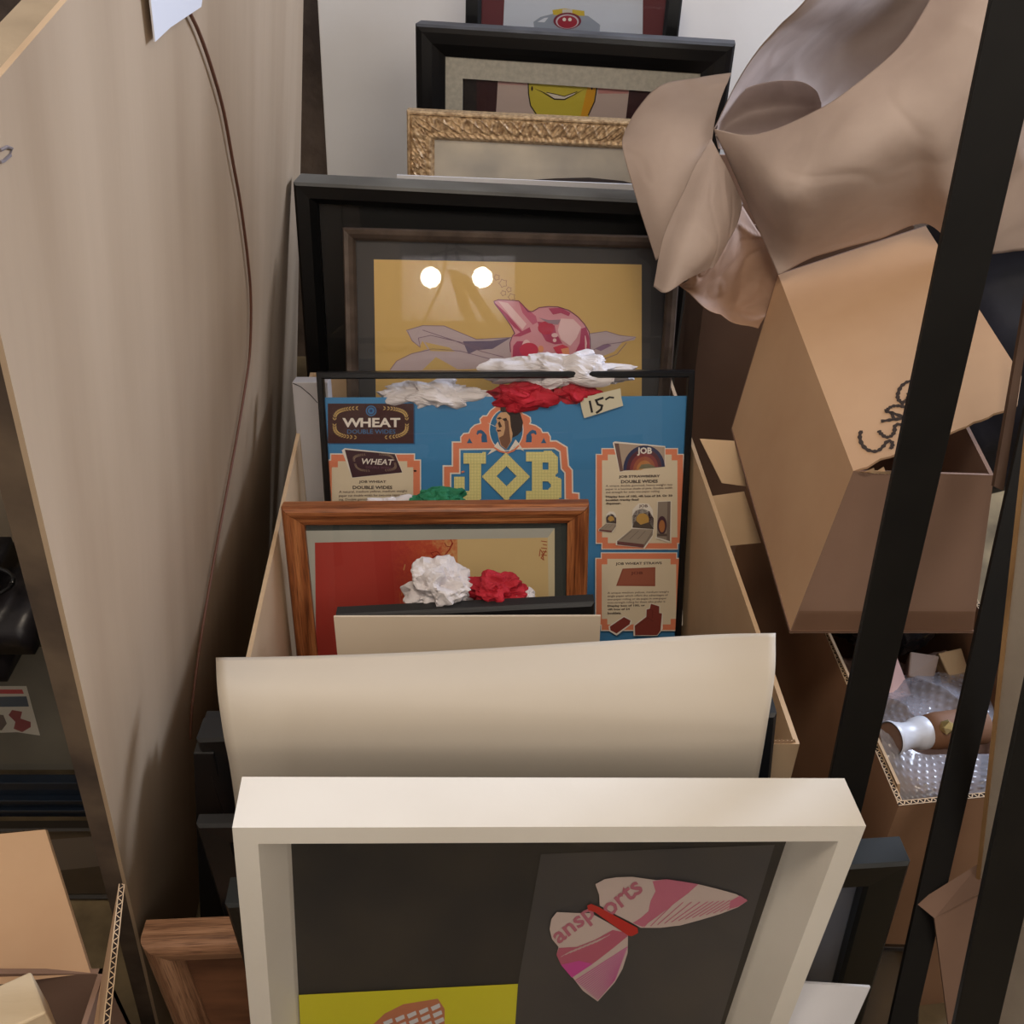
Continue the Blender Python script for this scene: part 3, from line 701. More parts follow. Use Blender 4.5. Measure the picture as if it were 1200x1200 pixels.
art.ell(512, 540, 18, 22, (226, 150, 110)); art.ell(600, 452, 20, 14, P3); art.ell(600, 484, 12, 12, P3, new=False)
art.line(body[:-2], 5, OUT)
for (cx, cy, r_) in ((230, 82, 20), (270, 120, 28), (308, 160, 17), (272, 183, 18), (325, 208, 24)):
    art.line([(cx+r_*(1 if k % 2 else .7)*math.cos(k*PI/5), cy+r_*(1 if k % 2 else .7)*math.sin(k*PI/5)) for k in range(10)], 3, (150, 100, 70), closed=True)
art.T = lambda u, v: (u, v)
art.build('print', K)
pane('glass', -xi, xi, .0075, .0095, .017, pK.h-.017, M['glass'], K)

# ------------------------------------------------------------------ L large black frame
pL = Pose((343, 214), (818, 238), 1.50, 1.49, 6, .0)
Lf = simple_frame('black_frame', 'big dusty black frame with dark glass rising behind the bronze frame', pL, .032, .045, M['black_dusty'], flat((10, 10, 11), .8), y=.022,
                  profile=[(0, .004), (.004, 0), (.022, .002), (.028, .008), (.032, .012), (.032, .056), (0, .056)])
# ------------------------------------------------------------------ M gold frame
pM = Pose((476, 130), (800, 146), 1.64, 1.64, 6, .0)
Mf = make_frame('gilt_frame', 'ornate gold carved frame with pale print and dark arc', 'picture frame', pM)
def carve(u, s_):
    s = s_/.045
    ph = (u/.052) % 1.0
    lf = math.exp(-((s-.42-.22*math.sin(2*PI*ph))/.10)**2) + .8*math.exp(-((s-.42+.24*math.sin(2*PI*ph+.8))/.07)**2)
    rib = .25*math.sin(2*PI*(u/.009+s*2.2))*(.2 < s < .66)
    bead = .55*abs(math.sin(2*PI*(u/.028-s*.9))) if .7 < s < .92 else 0
    e = 1 if .14 < s < .7 else 0
    return .0034*(e*(lf+rib) + bead)
prof = [(0, .006), (.0025, .002), (.005, .002)]+[(.006+i*.0022, .0058-.0012*math.sin(PI*i/12)) for i in range(13)]+[(.0345, .005), (.037, .004), (.0395, .005), (.042, .008), (.0445, .012), (.0445, .028), (0, .028)]
def carve2(u, s_): return carve(u, s_) if .004 < s_ < .043 else 0
gold, t_, b_ = nt('antique_gold'); Lk = t_.links.new
b_.inputs['Metallic'].default_value = .2; b_.inputs['Roughness'].default_value = .42
ao = N(t_, 'ShaderNodeTexCoord'); n_ = N(t_, 'ShaderNodeTexNoise', i_Scale=160, i_Detail=4); Lk(ao.outputs['Object'], n_.inputs[0])
r_ = ramp(t_, [(.35, rgb((146, 116, 84))), (.62, rgb((208, 178, 138)))]); Lk(n_.outputs[0], r_.inputs[0]); Lk(r_.outputs[0], b_.inputs['Base Color'])
moulding('frame_moulding', pM.w, pM.h, prof, gold, Mf, False, 230, carve2)
xi = pM.w/2-.0435
pane('backing_board', -xi, xi, .013, .016, .0435, pM.h-.0435, noisy('mottled_print', (178, 172, 162), (216, 206, 188), 9, rough=.8, bump=0), Mf)
art = Art(pM, .0128); art.poly([(618, 211), (650, 209), (690, 208), (730, 212), (770, 222), (790, 300), (600, 300)], (62, 50, 44)); art.build('print', Mf)
pane('glass', -xi, xi, .0095, .011, .0435, pM.h-.0435, M['glass'], Mf)
# thin white board between L and M
pm = Pose((465, 205), (765, 217), 1.585, 1.58, 5, .0)
b = MB(); b.box(-pm.w/2, pm.w/2, 0, .003, 0, pm.h); o = b.build('mat_board', M['paperwhite']); o.matrix_world = pm.mat
tag(o, 'thin white board, only its top edge showing above the big dusty black frame', 'board')
# ------------------------------------------------------------------ N
pN = Pose((486, 28), (862, 52), 1.80, 1.74, 5, .0)
Nf = make_frame('black_frame', 'dusty black frame with linen liner and yellow smiling print, behind the gold frame', 'picture frame', pN)
moulding('frame_moulding', pN.w, pN.h, [(0, .006), (.004, .001), (.012, 0), (.03, .002), (.042, .008), (.048, .012), (.052, .014), (.052, .05), (0, .05)], M['black_dusty2'], Nf)
X0, zt = pN.loc(543, 90, .022); X1, zt2 = pN.loc(775, 104, .022)
ringboard('linen_liner', pN.w/2-.051, .051, pN.h-.051, X0, X1+.02, .12, zt-.002, .016, .02, noisy('linen', (168, 164, 154), (184, 180, 168), 120, rough=.9, bump=.2, bscale=600), Nf)
pane('backing_board', X0-.01, X1+.03, .024, .027, .11, zt+.01, flat((24, 18, 22), .6), Nf)
art = Art(pN, .0235); art.T = crop(540, 0, 4.286)
art.poly([(80, 370), (190, 380), (180, 560), (80, 560)], (52, 22, 28)); art.poly([(850, 415), (1010, 425), (1010, 600), (830, 590)], (52, 22, 28))
art.poly([(188, 382), (850, 416), (826, 620), (174, 620)], (186, 168, 162)); art.poly([(690, 416), (845, 420), (842, 470), (690, 470)], (186, 130, 128)); art.poly([(188, 382), (335, 390), (335, 430), (188, 425)], (190, 150, 146))
art.poly([(338, 392), (688, 412), (670, 510), (640, 590), (380, 590), (345, 520)], (192, 178, 60)); art.poly([(640, 420), (686, 414), (668, 510), (640, 580), (600, 590)], (206, 150, 30))
art.line([(338, 395), (340, 470), (350, 530), (380, 575)], 6, (40, 34, 30)); art.line([(688, 412), (672, 510), (640, 580)], 6, (40, 34, 30))
art.poly([(425, 462), (460, 470), (520, 482), (580, 462), (560, 482), (520, 500), (470, 495)], (214, 206, 196)); art.line([(370, 445), (410, 462), (440, 480), (470, 498), (520, 500), (570, 475), (620, 448)], 7, (50, 34, 28), taper=True)
art.line([(430, 464), (470, 472), (520, 484), (585, 460)], 4, (50, 34, 28)); art.ell(358, 445, 5, 12, (50, 34, 28)); art.ell(658, 440, 5, 12, (50, 34, 28), new=False)
art.build('print', Nf)
pane('glass', X0-.01, X1+.03, .0205, .0215, .11, zt+.005, M['glass'], Nf)
# ------------------------------------------------------------------ O
pO = Pose((546, -42), (803, -28), 1.93, 1.90, 5, .0)
Of = make_frame('black_frame', 'rear black frame with maroon mat and bluish drawing, cut by the top of the picture', 'picture frame', pO)
moulding('frame_moulding', pO.w, pO.h, [(0, .003), (.003, 0), (.024, .001), (.03, .008), (.03, .024), (0, .024)], M['black'], Of)
xi = pO.w/2-.029
pane('mat', -xi, xi, .014, .017, .03, pO.h-.03, flat((104, 52, 58), .8), Of)
art = Art(pO, .0137); art.T = crop(540, 0, 4.286)
art.poly([(222, -60), (915, -30), (912, 300), (205, 300)], (204, 212, 226))
art.poly([(365, 110), (400, 85), (460, 70), (540, 66), (640, 80), (700, 125), (690, 260), (380, 260)], (150, 160, 176)); art.poly([(385, 110), (420, 90), (440, 88), (420, 112)], (216, 222, 234))
art.poly([(460, 50), (520, 42), (620, 55), (622, 80), (465, 75)], (206, 180, 60)); art.poly([(510, 46), (560, 46), (560, 72), (510, 68)], (204, 200, 190))
art.ell(535, 105, 70, 42, (120, 40, 60)); art.ell(535, 108, 58, 36, (200, 190, 200)); art.ell(535, 110, 50, 32, (160, 40, 60)); art.ell(520, 98, 9, 9, WH); art.ell(548, 98, 9, 9, WH, new=False)
art.build('print', Of)
pane('glass', -xi, xi, .0095, .011, .03, pO.h-.03, M['glass'], Of)
# ------------------------------------------------------------------ P canvas
pP = Pose((368, -70), (1010, -40), 2.02, 2.02, 5, .0)
b = MB(); b.box(-pP.w/2, pP.w/2, 0, .02, 0, pP.h)
o = b.build('white_canvas', noisy('whitewashed_board', (222, 216, 210), (232, 228, 224), 3, rough=.7, bump=.05, bscale=90), bevel=.002); o.matrix_world = pP.mat
tag(o, 'big blank white board leaning at the far end of the row', 'canvas')

# ------------------------------------------------------------------ plywood sheet on the left
un = V((.161, -.129, .980)).normalized(); wn = V((0, .991, .1316)).normalized()
NP = (V((0, 0, 0))+un.cross(wn)).normalized(); NP = -NP if NP.x > 0 else NP   # away from the row
r0 = ray(155, 1065); base_n = .21
P0 = CAM + r0*(base_n/r0.dot(NP))
def onpanel(u, v, off=0):
    r = ray(u, v); return CAM + r*((base_n-off)/r.dot(NP))
tb = P0.z/un.z; PB = P0 - un*tb
Lp = 1.11; Hp = .8+tb
b = MB(); tk = .021
def pq(s, t, o=0): return PB + wn*s + un*t + NP*o
ply = noisy('plywood_veneer', (160, 136, 110), (186, 163, 137), 1.6, (3.5, 5, .5), .55, .06, 40, detail=6, p0=.3, p1=.7)
plyE = noisy('grimy_plywood_edge', (66, 54, 46), (104, 88, 72), 14, (1, 1, 1), .8, .3, 60)
plyT = noisy('worn_plywood_top', (112, 98, 80), (150, 134, 112), 10, (1, 1, 1), .8, .3, 60)
b.hexa([pq(0, 0), pq(Lp, 0), pq(Lp, Hp), pq(0, Hp)], [pq(0, 0, .0035), pq(Lp, 0, .0035), pq(Lp, Hp, .0035), pq(0, Hp, .0035)], 0)
b.hexa([pq(0, 0, .0035), pq(Lp, 0, .0035), pq(Lp, Hp, .0035), pq(0, Hp, .0035)], [pq(0, 0, tk), pq(Lp, 0, tk), pq(Lp, Hp, tk), pq(0, Hp, tk)], 1)
b.v = [p for p in b.v]
PL = b.build('plywood_sheet', [ply, plyE], None, origin=low(b.v))
# the worn lighter top edge strip
for p in PL.data.polygons:
    if p.material_index == 1 and (PL.matrix_world.to_3x3() @ p.normal).dot(un) > .8: p.material_index = 2
PL.data.materials.append(plyT)
tag(PL, 'tall tan plywood sheet leaning along the left side of the row', 'board')
art_v = [onpanel(*q, .0006) for q in [(0, 176), (8, 172), (14, 174), (12, 182), (4, 189), (0, 190)]]
mk = MB(); mk.tube(art_v, .0009, 5); mk.build('pencil_mark', flat((120, 110, 110), .9), PL).matrix_parent_inverse = Matrix.Translation(PL.location).inverted()
# paper tag and cord
q = [onpanel(*p, .006) for p in [(170, -60), (246, -60), (236, 8), (224, 16), (200, 32), (182, 49)]]
mk = MB(); mk.poly(q, .0012); o = mk.build('paper_tag', M['paperwhite'], origin=low(q)); tag(o, 'white pointed paper corner taped at the top of the plywood sheet', 'paper')
cp = [(222, 14), (234, 40), (248, 80), (262, 130), (273, 190), (282, 240), (290, 300), (294, 350), (293, 410), (288, 450), (278, 510), (265, 580), (252, 650), (240, 720), (231, 780), (225, 830), (223, 866)]
cpts = [onpanel(*p, .004) for p in cp]
fine = [catmull(cpts, i/90) for i in range(91)]
mk = MB(); mk.tube(fine, .0017, 8); o = mk.build('brown_cord', M['cord'], None, True, low(fine)); tag(o, 'thin brown cord hanging in a bow down the plywood sheet', 'cord')

# ------------------------------------------------------------------ dull oak frame lower left
pG = Pose((161, 1112), (440, 1100), 1.01, 1.01, 3, .0)
G = make_frame('oak_frame', 'dull oak frame corner standing low between plywood sheet and white box frame', 'picture frame', pG)
moulding('frame_moulding', pG.w, pG.h, [(0, .012), (.001, .007), (.004, .003), (.009, .0005), (.014, 0), (.026, .002), (.03, .006), (.034, .014), (.034, .036), (.003, .034), (0, .032)], M['oak2'], G)
pane('backing_board', -pG.w/2+.032, pG.w/2-.032, .018, .022, .032, pG.h-.032, noisy('brown_wood_print', (88, 56, 40), (134, 90, 62), 3, (2, 1, 9), .6, .05), G)

# ------------------------------------------------------------------ white board right of the box frame
q = [W(905, 1150, .975), W(1020, 1157, .975), W(985, 1235, 1.0), W(880, 1235, 1.0)]
mk = MB(); mk.slab(q, .003); o = mk.build('mat_board', M['paperwhite'], origin=low(q)); tag(o, 'small bluish white board low at the right edge of the white box frame', 'board')

# ------------------------------------------------------------------ tissue paper
def tissue(name, label, c, rad, sq, col, seed, group=None, amp=.4):
    bm = bmesh.new(); bmesh.ops.create_icosphere(bm, subdivisions=5, radius=1)
    off = V((seed*3.1, seed*1.7, seed))
    for v in bm.verts:
        p = V((v.co.x*sq[0], v.co.y*sq[1]*1.3, v.co.z*sq[2]*1.3)); q_ = p + V((noise.noise(p*2+off), noise.noise(p*2+off*2), noise.noise(p*2+off*3)))*.35
        n1 = noise.noise(q_*1.5+off); n2 = 1-abs(noise.noise(q_*2.2+off*2))*2.6; n3 = 1-abs(noise.noise(q_*5+off*3))*2.6
        p = v.co.copy(); k = .95+amp*(n1*1.2)+amp*.42*n2+amp*.13*n3
        v.co = V((p.x*k*rad*sq[0], p.y*k*rad*sq[1], p.z*k*rad*sq[2]))
    me = bpy.data.meshes.new(name); bm.to_mesh(me); bm.free(); me.materials.append(col)
    o = bpy.data.objects.new(name, me); COL.objects.link(o); o.location = c
    tag(o, label, 'tissue paper', group)
    return o
def tis_mat(name, c1, c2):
    m = noisy(name, c1, c2, 20, rough=.75, bump=.5, bscale=70, bdist=.003)
    return m
TW = tis_mat('white_tissue', (200, 194, 196), (216, 211, 213)); TR_ = tis_mat('red_tissue', (150, 20, 36), (184, 30, 48)); TG = tis_mat('green_tissue', (24, 100, 70), (40, 132, 92))
tissue('tissue_ball', 'white crumpled tissue lump on the small black frame, left of the red one', W(515, 690, 1.17), .036, (.95, .75, .9), TW, 1)
tissue('tissue_ball', 'dark red crumpled tissue on the small black frame', W(582, 693, 1.17), .027, (1, .8, .75), TR_, 2)
tissue('tissue_ball', 'tiny white tissue scrap just right of the dark red tissue', W(612, 699, 1.17), .013, (1, .8, .6), TW, 3)
tissue('tissue_ball', 'green crumpled tissue on the reddish oak frame before the blue poster', W(513, 588, 1.31), .024, (1.25, .8, .62), TG, 4)
tissue('tissue_ball', 'small white tissue scraps on the oak frame left of the green tissue', W(462, 593, 1.31), .02, (1.9, .7, .42), TW, 5)
tissue('tissue_wad', 'long white crumpled tissue under the pink toy print', W(655, 434, 1.415), .055, (1.7, .5, .4), TW, 6)
tissue('tissue_wad', 'pale lavender tissue behind clear glass at the poster top left', W(510, 462, 1.42), .045, (1.6, .5, .35), TW, 9)
tissue('tissue_wad', 'red tissue behind clear glass above the poster portrait', W(612, 463, 1.408), .042, (1.1, .45, .42), TR_, 7)
tissue('tissue_wad', 'smaller red tissue behind clear glass left of the price sticker', W(672, 462, 1.408), .03, (1.0, .45, .42), TR_, 8)

# ------------------------------------------------------------------ metal stand
ST = empty('metal_stand', (.45, .8, 0)); tag(ST, 'black flat bar metal stand leaning in front of the cardboard boxes', 'stand')
def bar(u0, v0, w0, u1, v1, w1, ext, name='upright', dd=None):
    bw = .0365; k0 = k1 = 1
    if dd: a = W(u0, v0, dd[0]); b = W(u1, v1, dd[1]); k0 = w0*dd[0]/F/bw; k1 = w1*dd[1]/F/bw
    else: a = W(u0, v0, bw*F/w0); b = W(u1, v1, bw*F/w1)
    d = (b-a)
    a2 = a - d*ext[0]; b2 = a + d*((a.z-.0)/(a.z-b.z)) if ext[1] is None else b+d*ext[1]
    m = MB(); x = V((bw/2, 0, 0)); y = V((0, .006, 0))
    m.hexa([a2-x*k0, a2+x*k0, a2+x*k0+y, a2-x*k0+y], [b2-x*k1, b2+x*k1, b2+x*k1+y, b2-x*k1+y])
    m.v = [p-ST.location for p in m.v]
    m.build(name, M['metal'], ST, bevel=.0008); return a2, b2
a1, b1 = bar(1198, 0, 71, 1003, 880, 47, (.25, None))
a2, b2 = bar(1162, 740, 38, 1101, 1010, 29, (1.6, None), dd=(.99, 1.03))
a3, b3 = bar(1230, 820, 62, 1145, 1200, 52, (.9, None))
m = MB(); y = V((0, .008, 0)); z = V((0, 0, .03))
lo = .06
def atz(a, b, zz): return a+(b-a)*((a.z-zz)/(a.z-b.z))
p1 = atz(a1, b1, .05); p2 = atz(a2, b2, .05)
m.hexa([p1+y, p2-y, p2-y*2, p1], [p1+y+z, p2-y+z, p2-y*2+z, p1+z]); m.v = [p-ST.location for p in m.v]; m.build('cross_bar', M['metal'], ST)
p3 = atz(a3, b3, .05)
m = MB(); m.hexa([p3+y, p2-y, p2-y*2, p3], [p3+y+z, p2-y+z, p2-y*2+z, p3+z]); m.v = [p-ST.location for p in m.v]; m.build('cross_bar', M['metal'], ST)

# ------------------------------------------------------------------ box marked GLASS
vd = W(1000, 552, 1.05); ve = W(925, 742, 1.138); va = W(912, 322, 1.285); vf = W(857, 505, 1.375)
vg = W(1165, 557, 1.05); vh = W(1140, 742, 1.138); vb = W(1085, 265, 1.25); vc = W(1192, 474, 1.0)
vbr = vb + (vf-va)*.98 + V((.02, 0, 0)); t = .004
fn = (vd-va).cross(vb-va).normalized(); fn = -fn if fn.dot(CAM-va) < 0 else fn
def onflap(u, v, off=.0035):
    r = ray(u, v); k = (va+fn*off-CAM).dot(fn)/r.dot(fn); return CAM+r*k
vc = onflap(1192, 474, 0); vc2 = onflap(1197, 440, 0)
GB = empty('cardboard_box', low([ve, vf, vh])); tag(GB, 'tilted brown cardboard box with GLASS handwritten on its lifted flap', 'cardboard box')
def gpart(name, build, mats):
    m = MB(); build(m); m.v = [p-GB.location for p in m.v]; return m.build(name, mats, GB)
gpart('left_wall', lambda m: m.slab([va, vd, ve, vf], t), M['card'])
gpart('front_wall', lambda m: m.slab([vd, vg, vh, ve], -t if False else t), M['card_dark_shade'])  # darker board colour carries the shade on this face
gpart('right_wall', lambda m: m.slab([vg, vg+(va-vd), vh+(vf-ve), vh], t), M['card_dark_shade'])
gpart('bottom', lambda m: m.slab([ve, vh, vh+(vf-ve), vf], t), M['card_dark_shade'])
gpart('back_wall', lambda m: m.slab([va, vb, vbr, vf], t), M['card_dark_shade'])
def jag(a, b, n, amp):
    return [a+(b-a)*(i/n)+V((random.uniform(-1, 1), random.uniform(-1, 1), 0))*amp for i in range(1, n)]
def flapb(m):
    J_ = [p-fn*(p-va).dot(fn) for p in jag(vd, vc, 22, .0022)]
    pts = [va, vd]+J_+[vc, vc2, vb]
    k = len(pts); tri = tessellate_polygon([pts]); lo_ = [p-fn*.003 for p in pts]
    m.add(pts+lo_, [tuple(x) for x in tri]+[tuple(i+k for i in reversed(x)) for x in tri]+[(i, (i+1) % k, (i+1) % k+k, i+k) for i in range(k)])
flap = gpart('flap', flapb, M['card'])
# torn corner shreds under the flap
def shred(m):
    for i in range(14):
        a = vd+(vg-vd)*(i/40)+V((0, -.002, .001)); m.add([a, a+V((.008, random.uniform(-.004, .002), random.uniform(0, .006))), a+V((.012, 0, -.003))], [(0, 1, 2)])
gpart('torn_edge', shred, M['card_pale'])
# writing on the flap
MKR = flat((52, 38, 30), .7)
mk = MB(); cT = crop(960, 380, 5)
for st in ([(545, 332), (515, 338), (480, 365), (462, 405), (462, 435), (480, 455), (505, 450), (520, 430), (535, 405), (512, 410)], [(490, 455), (486, 472)],
           [(386, 508), (405, 495), (430, 480), (470, 478), (510, 488), (545, 500)], [(386, 508), (430, 520), (495, 548), (430, 558), (362, 568)], [(420, 510), (440, 560)],
           [(348, 622), (362, 640), (390, 660), (420, 655), (440, 630), (445, 595), (470, 585), (500, 600), (520, 640)],
           [(246, 622), (238, 660), (252, 705), (290, 738), (340, 742), (375, 715), (400, 685), (425, 690), (428, 715), (415, 730)]):
    pts = [onflap(*cT(*p), .0006) for p in st]
    f_ = [catmull(pts, i/(6*len(pts))) for i in range(6*len(pts)+1)] if len(pts) > 2 else pts
    vs = []
    for i, p in enumerate(f_):
        d = (f_[min(i+1, len(f_)-1)]-f_[max(i-1, 0)]).normalized(); s_ = d.cross(fn)*.0021*(.7+.5*math.sin(i*.7)**2); vs += [p+s_, p-s_]
    mk.add(vs, [(2*i, 2*i+1, 2*i+3, 2*i+2) for i in range(len(f_)-1)])
mk.v = [p-GB.location for p in mk.v]; mk.build('handwriting', MKR, GB)
# clear tape on the front wall
tp = glass_mat('packing_tape', (.82, .78, .74), .25, 1.2)
q = [ve+(vd-ve)*.02, vh+(vg-vh)*.02, vh+(vg-vh)*.16, ve+(vd-ve)*.16]
o3 = (CAM-ve).normalized()*.0012
gpart('tape', lambda m: m.add([p+o3+V((0, -.003, 0)) for p in q], [(0, 1, 2, 3)]), tp)

# ------------------------------------------------------------------ kraft paper
cu = [(836, 152), (880, 160), (935, 141), (985, 114), (1050, 62), (1092, 0), (1165, -130), (1290, -300)]  # last points out of view, raised to block daylight from inside the roll
bt = [(912, 322), (945, 306), (985, 293), (1030, 280), (1085, 262), (1130, 292), (1190, 292), (1270, 282)]
rows = []
for k, (tt, bulge) in enumerate([(0, 0), (.25, .05), (.5, .075), (.75, .05), (1, 0)]):
    r_ = []
    for i in range(8):
        d0 = [1.22, 1.17, 1.13, 1.10, 1.08, 1.07, 1.04, 1.02][i]; d1 = [1.26, 1.25, 1.24, 1.235, 1.22, 1.2, 1.2, 1.2][i]
        e = 0 if i == 0 else 1
        r_.append((cu[i][0]+(bt[i][0]-cu[i][0])*tt, cu[i][1]+(bt[i][1]-cu[i][1])*tt, d0+(d1-d0)*tt-bulge*e))
    rows.append(r_)
inner = [  # overhang and unseen right end shaped to darken the inside
    [(836, 152, 1.22), (862, 100, 1.14), (885, 62, 1.09), (908, 36, 1.05), (950, -8, .99), (1040, -130, .92), (1270, -300, 1.0)],
    [(838, 156, 1.25), (880, 130, 1.36), (930, 90, 1.42), (980, 50, 1.44), (1050, 0, 1.42), (1110, -110, 1.33), (1280, -300, 1.01)],
    [(842, 175, 1.25), (900, 185, 1.38), (960, 165, 1.45), (1020, 130, 1.46), (1100, 60, 1.44), (1180, -60, 1.36), (1288, -296, 1.02)]]
curl = [
    [(838, 160, 1.222), (846, 132, 1.225), (868, 108, 1.225), (900, 97, 1.225), (935, 97, 1.22), (955, 108, 1.215), (962, 124, 1.21)],
    [(842, 162, 1.25), (856, 146, 1.27), (880, 135, 1.28), (905, 130, 1.28), (930, 128, 1.27), (950, 130, 1.25), (962, 130, 1.22)],
    [(850, 168, 1.23), (870, 166, 1.235), (890, 164, 1.235), (910, 160, 1.23), (935, 152, 1.22), (950, 146, 1.21), (962, 138, 1.2)]]
sheet('kraft_paper', 'big roll of brown kraft paper spilling over the tilted cardboard box', 'paper', [rows, inner, curl], M['kraft'], .0007, 130, 90, .0030, 6)
lobe = [
    [(730, 152, 1.30), (745, 127, 1.30), (775, 99, 1.30), (815, 92, 1.29), (858, 87, 1.28)],
    [(728, 175, 1.28), (758, 168, 1.26), (790, 152, 1.25), (820, 142, 1.25), (842, 130, 1.26)],
    [(745, 232, 1.27), (768, 222, 1.25), (795, 202, 1.24), (818, 182, 1.24), (836, 163, 1.25)],
    [(768, 305, 1.27), (782, 290, 1.25), (798, 262, 1.235), (815, 222, 1.23), (834, 178, 1.235)]]
strip = [
    [(834, 163, 1.235), (842, 178, 1.22), (856, 206, 1.22), (871, 240, 1.24)],
    [(812, 203, 1.21), (832, 216, 1.19), (850, 238, 1.2), (864, 262, 1.23)],
    [(780, 270, 1.20), (803, 286, 1.175), (828, 294, 1.185), (846, 292, 1.22)],
    [(767, 338, 1.21), (781, 344, 1.19), (803, 330, 1.19), (834, 312, 1.22)]]
sheet('kraft_paper', 'folded kraft paper sheet with pointed pale corner hanging left of the big roll', 'paper', [lobe, strip], M['kraft'], .0006, 80, 70, .0026, 9)
brown = [
    [(866, 236, 1.27), (884, 262, 1.29), (902, 295, 1.29), (913, 325, 1.29)],
    [(838, 292, 1.25), (858, 308, 1.29), (884, 326, 1.31), (906, 348, 1.3)],
    [(806, 328, 1.25), (830, 342, 1.29), (862, 362, 1.32), (898, 372, 1.31)],
    [(790, 332, 1.27), (815, 352, 1.28), (850, 372, 1.29), (888, 388, 1.3)]]
sheet('kraft_paper', 'crumpled darker brown paper tucked under the folded kraft sheet', 'paper', [brown], M['kraft2'], .0006, 70, 60, .006, 14)

# ------------------------------------------------------------------ boxes behind
BK = carton('cardboard_box', 'dark cardboard box in shadow behind the tilted box, right of the big black frame', [(.31, 1.52), (.62, 1.52), (.62, 1.85), (.31, 1.85)], 0, .74, .005, [M['card_dark_shade'], M['card_dark_shade']], fl=False)
# lower right open box
RB = carton('cardboard_box', 'open cardboard box at lower right filled with bubble wrap', [(.406, .665), (.62, .69), (.585, 1.33), (.368, 1.30)], 0, .45, .006, [M['card_red'], M['card_pale']])
# inner pale flap along its left wall, standing a little over the rim
m = MB(); m.slab([p-RB.location for p in (V((.414, .69, .455)), V((.388, 1.03, .455)), V((.404, 1.03, .38)), V((.43, .69, .38)))], .003); m.build('flap', M['card_pale'], RB)
for q in ([(820, 514), (866, 517), (874, 570), (846, 566)], [(828, 582), (872, 576), (892, 636), (852, 640)]):
    zz = [W(*p, 1.36) for p in q]; m = MB(); m.slab([p-RB.location for p in zz], .003); m.build('flap', M['card_pale'], RB)
# bubble wrap, stuffing
bw_m = bpy.data.materials.new('bubble_film'); bw_m.use_nodes = True; t_ = bw_m.node_tree; pb = t_.nodes['Principled BSDF']
pb.inputs['Base Color'].default_value = rgb((176, 176, 186)); pb.inputs['Roughness'].default_value = .18; pb.inputs['Alpha'].default_value = .5
pb.inputs['Specular IOR Level'].default_value = .9
def bubble(name, label, rows, nu, nv, seed, wr=.012):
    vs, fs = patch(rows, nu, nv)
    out = []
    for i, p in enumerate(vs):
        iu = i % (nu+1); iv = i//(nu+1)
        bb = max(0, math.sin(iu*PI/2.5))*max(0, math.sin(iv*PI/2.5+(iu//5) * .9))
        o_ = V((seed, seed*2, 0)); n1 = 1-abs(noise.noise(p*13+o_))*2
        out.append(p+V((0, -.3, 1))*(wr*n1+.0022*bb)+V((noise.noise(p*25+o_), 0, 0))*.006)
    o = mesh_obj(name, out, fs, bw_m, None, None, None, True, low(out)); tag(o, label, 'bubble wrap'); return o
bubble('bubble_wrap', 'smooth bubble wrap sheet in front of the white tube', [
    [(1028, 850, 1.17), (1070, 880, 1.16), (1110, 885, 1.16), (1170, 885, 1.16)],
    [(1040, 900, 1.15), (1075, 915, 1.13), (1110, 915, 1.13), (1165, 910, 1.13)],
    [(1060, 945, 1.13), (1080, 945, 1.12), (1110, 942, 1.12), (1150, 938, 1.12)]], 60, 40, 1, .004)
bubble('bubble_wrap', 'crinkled clear bubble wrap behind the white tube', [
    [(1000, 790, 1.36), (1060, 795, 1.34), (1110, 790, 1.33), (1165, 785, 1.33)],
    [(1010, 825, 1.28), (1060, 820, 1.26), (1110, 815, 1.26), (1160, 815, 1.26)],
    [(1025, 860, 1.22), (1060, 850, 1.21), (1110, 850, 1.21), (1160, 850, 1.21)]], 80, 50, 4, .016)
# padding paper under it
pp = [[(970, 775, 1.42), (1040, 775, 1.40), (1100, 778, 1.38), (1170, 775, 1.37)], [(1010, 850, 1.34), (1060, 850, 1.32), (1110, 850, 1.3), (1160, 850, 1.3)], [(1045, 935, 1.24), (1080, 935, 1.2), (1110, 935, 1.2), (1150, 930, 1.2)]]
sheet('packing_paper', 'crumpled pinkish brown packing paper filling the lower right box', 'paper', [pp], noisy('pinkish_paper', (150, 120, 108), (176, 146, 134), 9, rough=.8, bump=.4, bscale=30, bdist=.004), .0006, 40, 30, .014, 22)
def wedge(u, v, d, w, h, dp, col, lab, rz):
    m = MB(); m.hexa([(-w, -dp, 0), (w, -dp*.8, 0), (w*.9, dp, 0), (-w*.8, dp, 0)], [(-w*.9, -dp, h), (w*.7, -dp*.9, h*.8), (w*.8, dp, h*1.1), (-w, dp*.8, h)])
    o = m.build('paper_packet', col, None, bevel=.002); o.location = W(u, v, d); o.rotation_euler = (.3, .1, rz); tag(o, lab, 'packet')
wedge(1035, 805, 1.33, .022, .03, .03, flat((190, 150, 140), .7), 'pink wrapped packet against the left stand bar in the lower right box', .3)
wedge(1075, 792, 1.34, .02, .028, .02, flat((146, 124, 110), .6), 'grey brown wrapped lump beside the pink packet', -.3)
wedge(1112, 785, 1.35, .02, .02, .02, flat((196, 166, 128), .7), 'tan packet beneath the black bag in the lower right box', .2)
